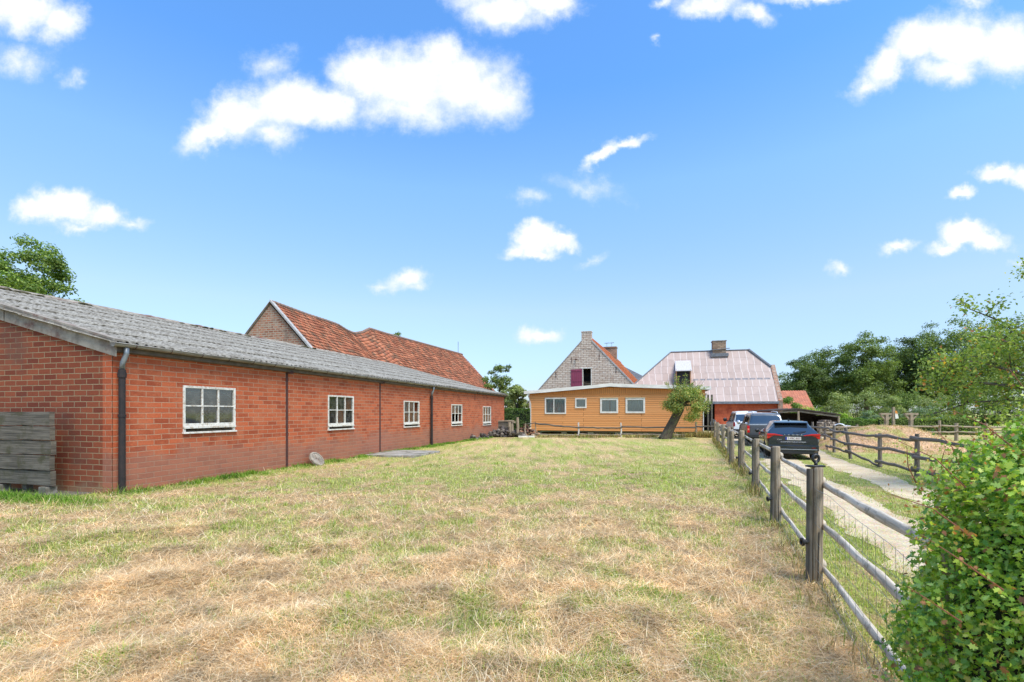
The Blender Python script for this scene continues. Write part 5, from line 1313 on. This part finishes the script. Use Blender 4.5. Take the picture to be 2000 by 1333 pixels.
n = 900; k = rng.integers(0,12,n); sx_ = np.linspace(.3,2.2,12)[k]; hh = rng.random(n)
leafmesh('sprig_leaves', np.stack([sx_+hh*np.array([-.3,.2,.1,-.2,.3,.05,-.1,.2,-.1,.3,.1,.4])[k]+rng.normal(0,.05,n), rng.normal(0,.2,n), 3.05+hh*np.array([.5,.7,.9,1.0,.6,1.05,.7,.5,.4,.3,.3,.2])[k]],1), rdir(n)+np.array([0,0,.3]), .085*rng.uniform(.6,1.2,n), LEAF, lt, np.array(WIL)[rng.integers(0,5,n)])
# apple tree at the right edge
ap_ = empty('apple_tree', (12.55,10.2,0), 0, 'loose apple tree with yellowing leaves and bare arching twigs at the right edge', 'tree')
m = MB(); m.tube([(0,0,-.1),(.02,0,.1),(-.1,.05,.9),(-.25,.1,1.5)], [.22,.17,.14,.12], 9, jit=.08); tips = []
rr_ = random.Random(5)
BR = [((-3.6,.2,2.3),.10),((-3.2,-.4,3.4),.09),((-2.6,.5,4.2),.08),((-1.9,-.5,5.1),.08),((-1.0,.3,5.4),.08),((-.3,0,5.0),.08),((-3.4,.6,1.7),.07),((-2.8,-.8,1.5),.07),((-3.9,-.1,2.9),.06),((-2.2,.9,3.0),.07),((-1.4,-1.0,2.4),.08),((.8,.5,4.2),.08),((-2.0,-.9,3.7),.06)]
for (tx,ty,tz), r0 in BR:
    tz *= .93
    s = Vector((-.22,.08,1.35)); t = Vector((tx,ty,tz)); mid = s.lerp(t,.5)+Vector((0,0,.45)); pts = [s, s.lerp(mid,.5)+Vector((0,0,.15)), mid, mid.lerp(t,.5)+Vector((0,0,.12)), t]
    m.tube(pts, [r0,r0*.75,r0*.45,r0*.22,.008], 6, jit=.12)
    for q in range(7):
        f = rr_.uniform(.35,1); p = pts[min(int(f*4),3)].lerp(pts[min(int(f*4)+1,4)], f*4-int(f*4) if f < 1 else 0)
        d = Vector((rr_.uniform(-1,.5),rr_.uniform(-.7,.7),rr_.uniform(-.2,.8))).normalized()*rr_.uniform(.35,.85)
        e2 = p+d; m.tube([p, p+d*.5+Vector((0,0,.04)), e2], [.016,.01,.004], 4); tips.append((p,e2))
    tips.append((mid,t))
m.build('trunk', simple('apple_bark', lin(112,104,92), lin(70,62,52), (3,20), .9, bmp=.5), ap_, True)
APL = np.array([lin(136,158,70), lin(158,174,84), lin(112,138,62), lin(172,182,102), lin(142,160,78)])
APY = np.array([lin(222,176,60), lin(216,148,72), lin(204,190,84), lin(196,120,80)])
n = 14500; ti = rng.integers(0, len(tips), n); A0 = np.array([t[0] for t in tips])[ti]; A1 = np.array([t[1] for t in tips])[ti]; f = rng.random(n)**.7
C = A0+(A1-A0)*f[:,None]+rng.normal(0,.11,(n,3)); g_ = rng.random(len(tips))**2
yel = rng.random(n) < (.02+.16*g_[ti]); col = np.where(yel[:,None], APY[rng.integers(0,4,n)], APL[rng.integers(0,5,n)])*(1+rng.normal(0,.15,n))[:,None]
leafmesh('crown', C, rdir(n)+np.array([0,0,.7]), .072*rng.uniform(.6,1.3,n), LEAFN, ap_, col, aspect=.6)
# foreground hawthorn hedge
hh_ = empty('hawthorn_hedge', (2.51,1.86,0), 0, 'large bright green hawthorn hedge with reddish shoots in the right foreground', 'hedge')
def hsurf(n):
    """points on a bulging clipped hedge, dense leafy skin"""
    th = rng.uniform(0,2*math.pi,n); zz = rng.random(n)**.85; top = rng.random(n) < .22
    a, b = .87, .66; p = 2.15
    c, s = np.cos(th), np.sin(th); rad = (np.abs(c)**p+np.abs(s)**p)**(-1/p)
    H = 1.52
    z = zz*H; prof = np.interp(z, [0,.3,.5,.8,1.02,1.2,1.32,1.435,1.52], [1.03,1.02,1.0,.955,.92,.86,.80,.71,.55])
    rf_ = np.where(top, rng.random(n)**.5*.53, prof); z = np.where(top, H+(1-(rf_/.53)**2)*.17, z)
    x = a*rad*c*rf_; y = b*rad*s*rf_
    bp_ = (fbm(x*2.3+50+z*1.5, y*2.3+50-z*2.4, 4, 12)-.5)
    nx_ = np.where(top, c*.2, np.sign(c)*np.abs(c)**(p-1)); ny_ = np.where(top, s*.2, np.sign(s)*np.abs(s)**(p-1)); nz_ = np.where(top, 1.0, .25+.6*((z-.9)/.6).clip(0,1))
    N = np.stack([nx_,ny_,nz_],1); N /= np.linalg.norm(N,axis=1,keepdims=True)
    return np.stack([x,y,z],1)+N*(bp_*.34)[:,None], N
n = 88000; C, N = hsurf(n); dep = rng.random(n)**1.4*.2; C = C-N*dep[:,None]+rng.normal(0,.028,(n,3))
HG = np.array([lin(168,196,72), lin(140,176,62), lin(192,210,84), lin(110,150,58), lin(174,198,104), lin(212,220,104)])
HR = np.array([lin(176,150,72), lin(190,128,84), lin(166,110,76), lin(204,184,96)])
pat = fbm(C[:,0]*4+9, C[:,2]*4+C[:,1]*3+9, 3, 15); young = rng.random(n) < (.03+.5*sst(pat, .55, .75))*(dep < .07)
col = np.where(young[:,None], np.where((rng.random(n) < .45)[:,None], HR[rng.integers(0,4,n)], HG[[2,5]][rng.integers(0,2,n)]), HG[rng.integers(0,5,n)])*(1+rng.normal(0,.16,n)).clip(.5,1.6)[:,None]
leafmesh('foliage', C, N*.7+rng.normal(0,.75,(n,3))+np.array([0,0,.5]), .027*rng.uniform(.55,1.35,n), LEAFN, hh_, col, shape='lobed')
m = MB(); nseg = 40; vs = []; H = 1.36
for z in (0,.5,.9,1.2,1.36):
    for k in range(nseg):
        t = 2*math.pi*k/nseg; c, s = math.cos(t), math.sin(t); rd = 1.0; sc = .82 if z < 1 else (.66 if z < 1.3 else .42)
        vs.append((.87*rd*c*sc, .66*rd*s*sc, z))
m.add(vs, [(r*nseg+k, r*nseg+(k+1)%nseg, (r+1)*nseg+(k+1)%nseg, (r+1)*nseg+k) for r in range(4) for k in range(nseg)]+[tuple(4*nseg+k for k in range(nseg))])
m.build('inner_shade_core', simple('hedge_shade', lin(44,44,28), lin(30,30,20), (9,9), kind='Object'), hh_)  # solid core behind the leaves, its dark colour stands in for inner shade
# shoots sticking out
m = MB(); SC = []; SN = []; SS = []
shoots = [((-.72,-.3,1.3),(-.85,-.2,1.78)),((-.5,-.4,1.42),(-.62,-.3,1.9)),((-.86,-.1,1.2),(-1.2,.1,1.42)),((-.85,-.2,1.05),(-1.15,-.05,1.3)),((-.7,.1,1.35),(-.95,.3,1.62)),((-.3,-.4,1.5),(-.35,-.3,1.95)),((-.9,-.1,.9),(-1.12,-.0,1.06)),((-.1,-.5,1.45),(-.2,-.5,1.86)),((-.5,.1,1.5),(-.7,.3,1.74)),((-.3,.2,1.55),(-.4,.3,2.0)),((0,-.2,1.6),(-.1,-.2,1.98))]
for q in range(26):
    x = random.uniform(-.7,.6); y = random.uniform(-.6,.5); zb_ = 1.62-.5*(x*x+y*y); shoots.append(((x,y,zb_-.08),(x+random.uniform(-.2,.1),y+random.uniform(-.1,.1),zb_+random.uniform(.1,.3))))
for a, b_ in shoots:
    a = Vector(a); b_ = a.lerp(Vector(b_), .66); md = a.lerp(b_,.5)+Vector((random.uniform(-.03,.03),0,.02)); m.tube([a,md,b_],[.003,.0022,.001],5)
    for k in range(int((b_-a).length*170)):
        f = random.random(); p = a.lerp(b_,f); SC.append(p+Vector([random.gauss(0,.018) for _ in range(3)])); SN.append((random.gauss(0,1),random.gauss(0,1),random.gauss(.5,.6))); SS.append(.028*random.uniform(.45,1.0)*(1.1-.5*f))
m.build('shoot', simple('red_twig', lin(150,92,66), lin(110,74,54)), hh_)['kind'] = 'stuff'
n = len(SC); mixp = rng.random(n) < .55
leafmesh('shoot_leaves', np.array(SC), np.array(SN), np.array(SS), LEAFN, hh_, np.where(mixp[:,None], HR[rng.integers(0,4,n)], HG[rng.integers(0,6,n)]), shape='lobed')
# ------------------------------------------------------------ grass and hay
def blades(name, P0, az, tilt, Ln, Wd, bend, cols, mat):
    n = len(P0); ca = np.cos(az); sa = np.sin(az); D = np.stack([ca*np.cos(tilt), sa*np.cos(tilt), np.sin(tilt)],1)
    D2 = np.stack([ca*np.cos(tilt-bend), sa*np.cos(tilt-bend), np.sin(tilt-bend)],1)
    Wv = np.stack([-sa, ca, np.zeros(n)],1)*Wd[:,None]/2
    p1 = P0+D*(Ln*.5)[:,None]; p2 = p1+D2*(Ln*.5)[:,None]
    V = np.stack([P0-Wv, P0+Wv, p1+Wv*.85, p1-Wv*.85, p2],1).reshape(-1,3)
    b = (np.arange(n)*5)[:,None]; L = np.concatenate([b+0,b+1,b+2,b+3, b+3,b+2,b+4],1).ravel(); T = np.tile([4,3], n)
    return build_np(name, V, L, T, mat, None, cols=np.repeat(cols,5,axis=0))
HAY = attrmat('hay', .8, .25, .2, .12, 2)
def scatter(n, y0, y1, pw=1.9):
    u = rng.random(n); a = 1-pw; y = (y0**a+u*(y1**a-y0**a))**(1/a)
    x = rng.uniform(-1.12,1.12,n)*y+rng.normal(0,.3,n); return x, y
def inbarn(x, y):
    t, s = bloc(x, y); return (t > -.0)&(s > -.0)&(t < 29)
# hay strands in the mown field
x, y = scatter(560000, 2.4, 30); k = (x < xfence(y)+.1)&~inbarn(x,y)
t_, s_ = bloc(x, y); k &= ~((t_ > 8.9)&(t_ < 11.3)&(s_ > -2.15)) & ~((t_ > -.8)&(t_ < 0)&(s_ > .3))
x, y = x[k], y[k]; gr = green(x, y); k = rng.random(len(x)) > gr*.62; x, y, gr = x[k], y[k], gr[k]; n = len(x)
hp_ = heaps(x, y); dens = fbm(x*1.7, y*1.7, 3, 50); z = ground(x, y)+rng.random(n)**2*(.02+.03*sst(dens,.4,.75)+hp_*.4)
dirn = (fbm(x*.6+4, y*.6, 2, 61)-.5)*5+.3; az = dirn+rng.normal(0,1.1,n)+np.where(rng.random(n) < .5, math.pi, 0)
tone = fbm(x*5, y*5, 3, 71)[:,None]
ci = rng.integers(0,6,n); cols = STRAW[ci]*(.62+.8*tone)*np.where(y > 10, .95, 1.12)[:,None]*(1-.45*sst(fbm(x*6.5,y*8,3,44),.58,.68))[:,None]*rng.uniform(.72,1.28,(n,1))
sc = np.clip((y/4.2)**.75, .8, 4)
blades('hay', np.stack([x,y,z],1), az, rng.normal(.06,.22,n), rng.uniform(.05,.2,n)*np.clip(sc,.8,1.7), rng.uniform(.0016,.0036,n)*sc*1.05, rng.normal(.1,.35,n), cols, HAY)['kind'] = 'stuff'
x, y = scatter(30000, 2.4, 11); k = (x < xfence(y)-.05)&~inbarn(x,y); x, y = x[k], y[k]; k = rng.random(len(x)) > green(x, y)*.8; x, y = x[k], y[k]; n = len(x)
az = (fbm(x*.6+4, y*.6, 2, 61)-.5)*5+.3+rng.normal(0,.8,n)
blades('hay_strands', np.stack([x,y,ground(x,y)+.02+rng.random(n)*.035],1), az, rng.normal(.08,.16,n), rng.uniform(.09,.24,n), rng.uniform(.0024,.004,n)*np.clip((y/4.2)**.6,.85,2), rng.normal(.12,.25,n), STRAW[rng.integers(0,6,n)]*rng.uniform(.75,1.08,(n,1)), HAY)['kind'] = 'stuff'
# green blades in the field and on the verges
x, y = scatter(430000, 2.4, 34); T_, hT = trk(TL, y); R_, hR = trk(TR, y)
gr = green(x, y); right = x > xfence(y)
k = ~inbarn(x, y) & ((rng.random(len(x)) < np.where(right, .35+.65*gr, gr**1.3*.9)))
k &= ~((np.abs(x-T_) < hT+rng.normal(0,.07,len(x))-.02)) & ~((np.abs(x-R_) < hR+rng.normal(0,.07,len(x))-.02))
t_, s_ = bloc(x, y); k &= ~((t_ > 8.9)&(t_ < 11.3)&(s_ > -2.15)) & ~((t_ > -.8)&(t_ < 0)&(s_ > .3)) & ~((np.hypot(x-MNDX,y-MNDY) < 3.2)) & ~((y > 25.5)&(x > 11.6))
x, y, gr, right, t_, s_ = x[k], y[k], gr[k], right[k], t_[k], s_[k]; n = len(x)
tuft = sst(fbm(x*3.1, y*3.1, 3, 90), .5, .7); wl = np.exp(-((s_+.2)/.3)**2)*((t_ > -.2)&(t_ < 28))*(.35+1.2*sst(fbm(t_*1.1,t_*0,3,8),.35,.7))+np.exp(-((t_+.95)/.25)**2)*((t_ < 0)&(s_ > -1.))
sc = np.clip((y/4.2)**.75, .8, 4)
Ln = (.022+.05*rng.random(n)+.05*tuft*rng.random(n)+.14*wl*rng.random(n)*np.clip(8/y,.3,1.5))*np.where(right,.75,1)*np.clip(sc,.8,1.5)
cols = GREEN[rng.integers(0,5,n)]*rng.uniform(.7,1.15,(n,1))*(1-.1*sst(y,9,18))[:,None]
dry = rng.random(n) < np.where(right, .3, .22)*(1-wl); cols = np.where(dry[:,None], STRAW[rng.integers(0,6,n)]*.85, cols)
lush = (tuft*.5*(y < 9)+wl*1.6).clip(0,1)[:,None]*.7; cols = cols*(1-lush)+np.array(lin(96,140,40))*rng.uniform(.7,1.25,(n,1))*lush
blades('grass', np.stack([x,y,ground(x,y)-.004],1), rng.uniform(0,6.28,n), rng.normal(1.05,.3,n).clip(.2,1.5), Ln, rng.uniform(.003,.0058,n)*sc, rng.uniform(0,.9,n), cols, HAY)['kind'] = 'stuff'
# bright tufts standing in the mown hay
nt_ = 520; tx, ty = scatter(nt_, 2.8, 16, 1.6); k = (tx < xfence(ty)-.1)&~inbarn(tx, ty)&(rng.random(nt_) < .25+green(tx, ty)); tx, ty = tx[k], ty[k]; per = 46
ti = np.repeat(np.arange(len(tx)), per); n = len(ti); spr = rng.uniform(.03,.16,len(tx))[ti]; x = tx[ti]+rng.normal(0,1,n)*spr; y = ty[ti]+rng.normal(0,.8,n)*spr
hgt = rng.uniform(.04,.11,len(tx))[ti]*rng.uniform(.5,1.15,n); tc = np.array([lin(150,180,62), lin(128,164,54), lin(172,190,84), lin(188,196,104)])[rng.integers(0,4,len(tx))][ti]*rng.uniform(.7,1.2,(n,1))
blades('grass_tufts', np.stack([x,y,ground(x,y)-.004],1), rng.uniform(0,6.28,n), rng.normal(1.05,.28,n).clip(.2,1.5), hgt, rng.uniform(.003,.0055,n)*np.clip(y/5,.8,2.5), rng.uniform(.1,1.0,n), tc, HAY)['kind'] = 'stuff'
tt = np.concatenate([rng.uniform(0,27.5,150), rng.uniform(-1.0,-.65,46)]); ts = np.concatenate([-np.abs(rng.normal(.04,.16,150))-.03, rng.uniform(-.1,2.6,46)])
tx = BO.x+.269*tt-.963*ts; ty = BO.y+.963*tt+.269*ts; per = 90; ti = np.repeat(np.arange(len(tx)), per); n = len(ti); spr = rng.uniform(.06,.2,len(tx))[ti]
x = tx[ti]+rng.normal(0,1,n)*spr; y = ty[ti]+rng.normal(0,1,n)*spr; k = ~inbarn(x,y); x, y, ti = x[k], y[k], ti[k]; n = len(x)
hgt = rng.uniform(.07,.17,len(tx))[ti]*rng.uniform(.5,1.15,n); tc = np.array([lin(104,146,44), lin(84,124,40), lin(126,160,58), lin(146,170,72)])[rng.integers(0,4,len(tx))][ti]*rng.uniform(.7,1.15,(n,1))
blades('wall_grass', np.stack([x,y,ground(x,y)-.004],1), rng.uniform(0,6.28,n), rng.normal(1.1,.28,n).clip(.2,1.5), hgt, rng.uniform(.004,.006,n)*np.clip(y/6,1,3), rng.uniform(.1,1.0,n), tc, HAY)['kind'] = 'stuff'
# tall dry weeds at fence feet and in front of the cabin
n = 9000; k = rng.integers(0,3,n); f = rng.random(n)
y = np.where(k == 0, rng.uniform(3,30,n), rng.uniform(31.8,33.6,n)); x = np.where(k == 0, xfence(y)+rng.normal(-.05,.09,n), np.where(k == 1, rng.uniform(1.5,12.5,n), rng.normal(12.7,.7,n)))
dens = fbm(x*1.1, y*1.1, 3, 14); kk = dens > .42; x, y, k = x[kk], y[kk], k[kk]; n = len(x)
Wc = np.array([lin(196,168,116), lin(150,140,78), lin(168,140,96), lin(126,112,74), lin(120,132,62)])
o = blades('weeds', np.stack([x,y,0*x-.01],1), rng.uniform(0,6.28,n), rng.normal(1.2,.25,n), rng.uniform(.1,.34,n)*np.where(k == 2, 1.6, 1)*np.where((k == 0)&(y < 8), .6, 1), .006+.0008*y, rng.uniform(0,.8,n), Wc[rng.integers(0,5,n)], HAY); o['kind'] = 'stuff'
# straw on the mound
n = 14000; a = rng.uniform(0,6.28,n); r = rng.random(n)**.5*3.7; dx = r*np.cos(a); dy = r*np.sin(a)
zz = 1.03*(1-sst(np.sqrt((dx/3.6)**2+(dy/3.4)**2), .12, 1.05))-.01
o = blades('mound_grass', np.stack([MNDX+dx, MNDY+dy, zz],1), rng.uniform(0,6.28,n), rng.normal(.5,.4,n), rng.uniform(.05,.16,n), np.full(n,.014), rng.uniform(0,.6,n), np.array([lin(214,176,138), lin(190,150,112), lin(170,150,96), lin(224,192,150)])[rng.integers(0,4,n)]*rng.uniform(.8,1.1,(n,1)), HAY); o['kind'] = 'stuff'
# twigs and clods dropped at the windrows: dark stalk bundles
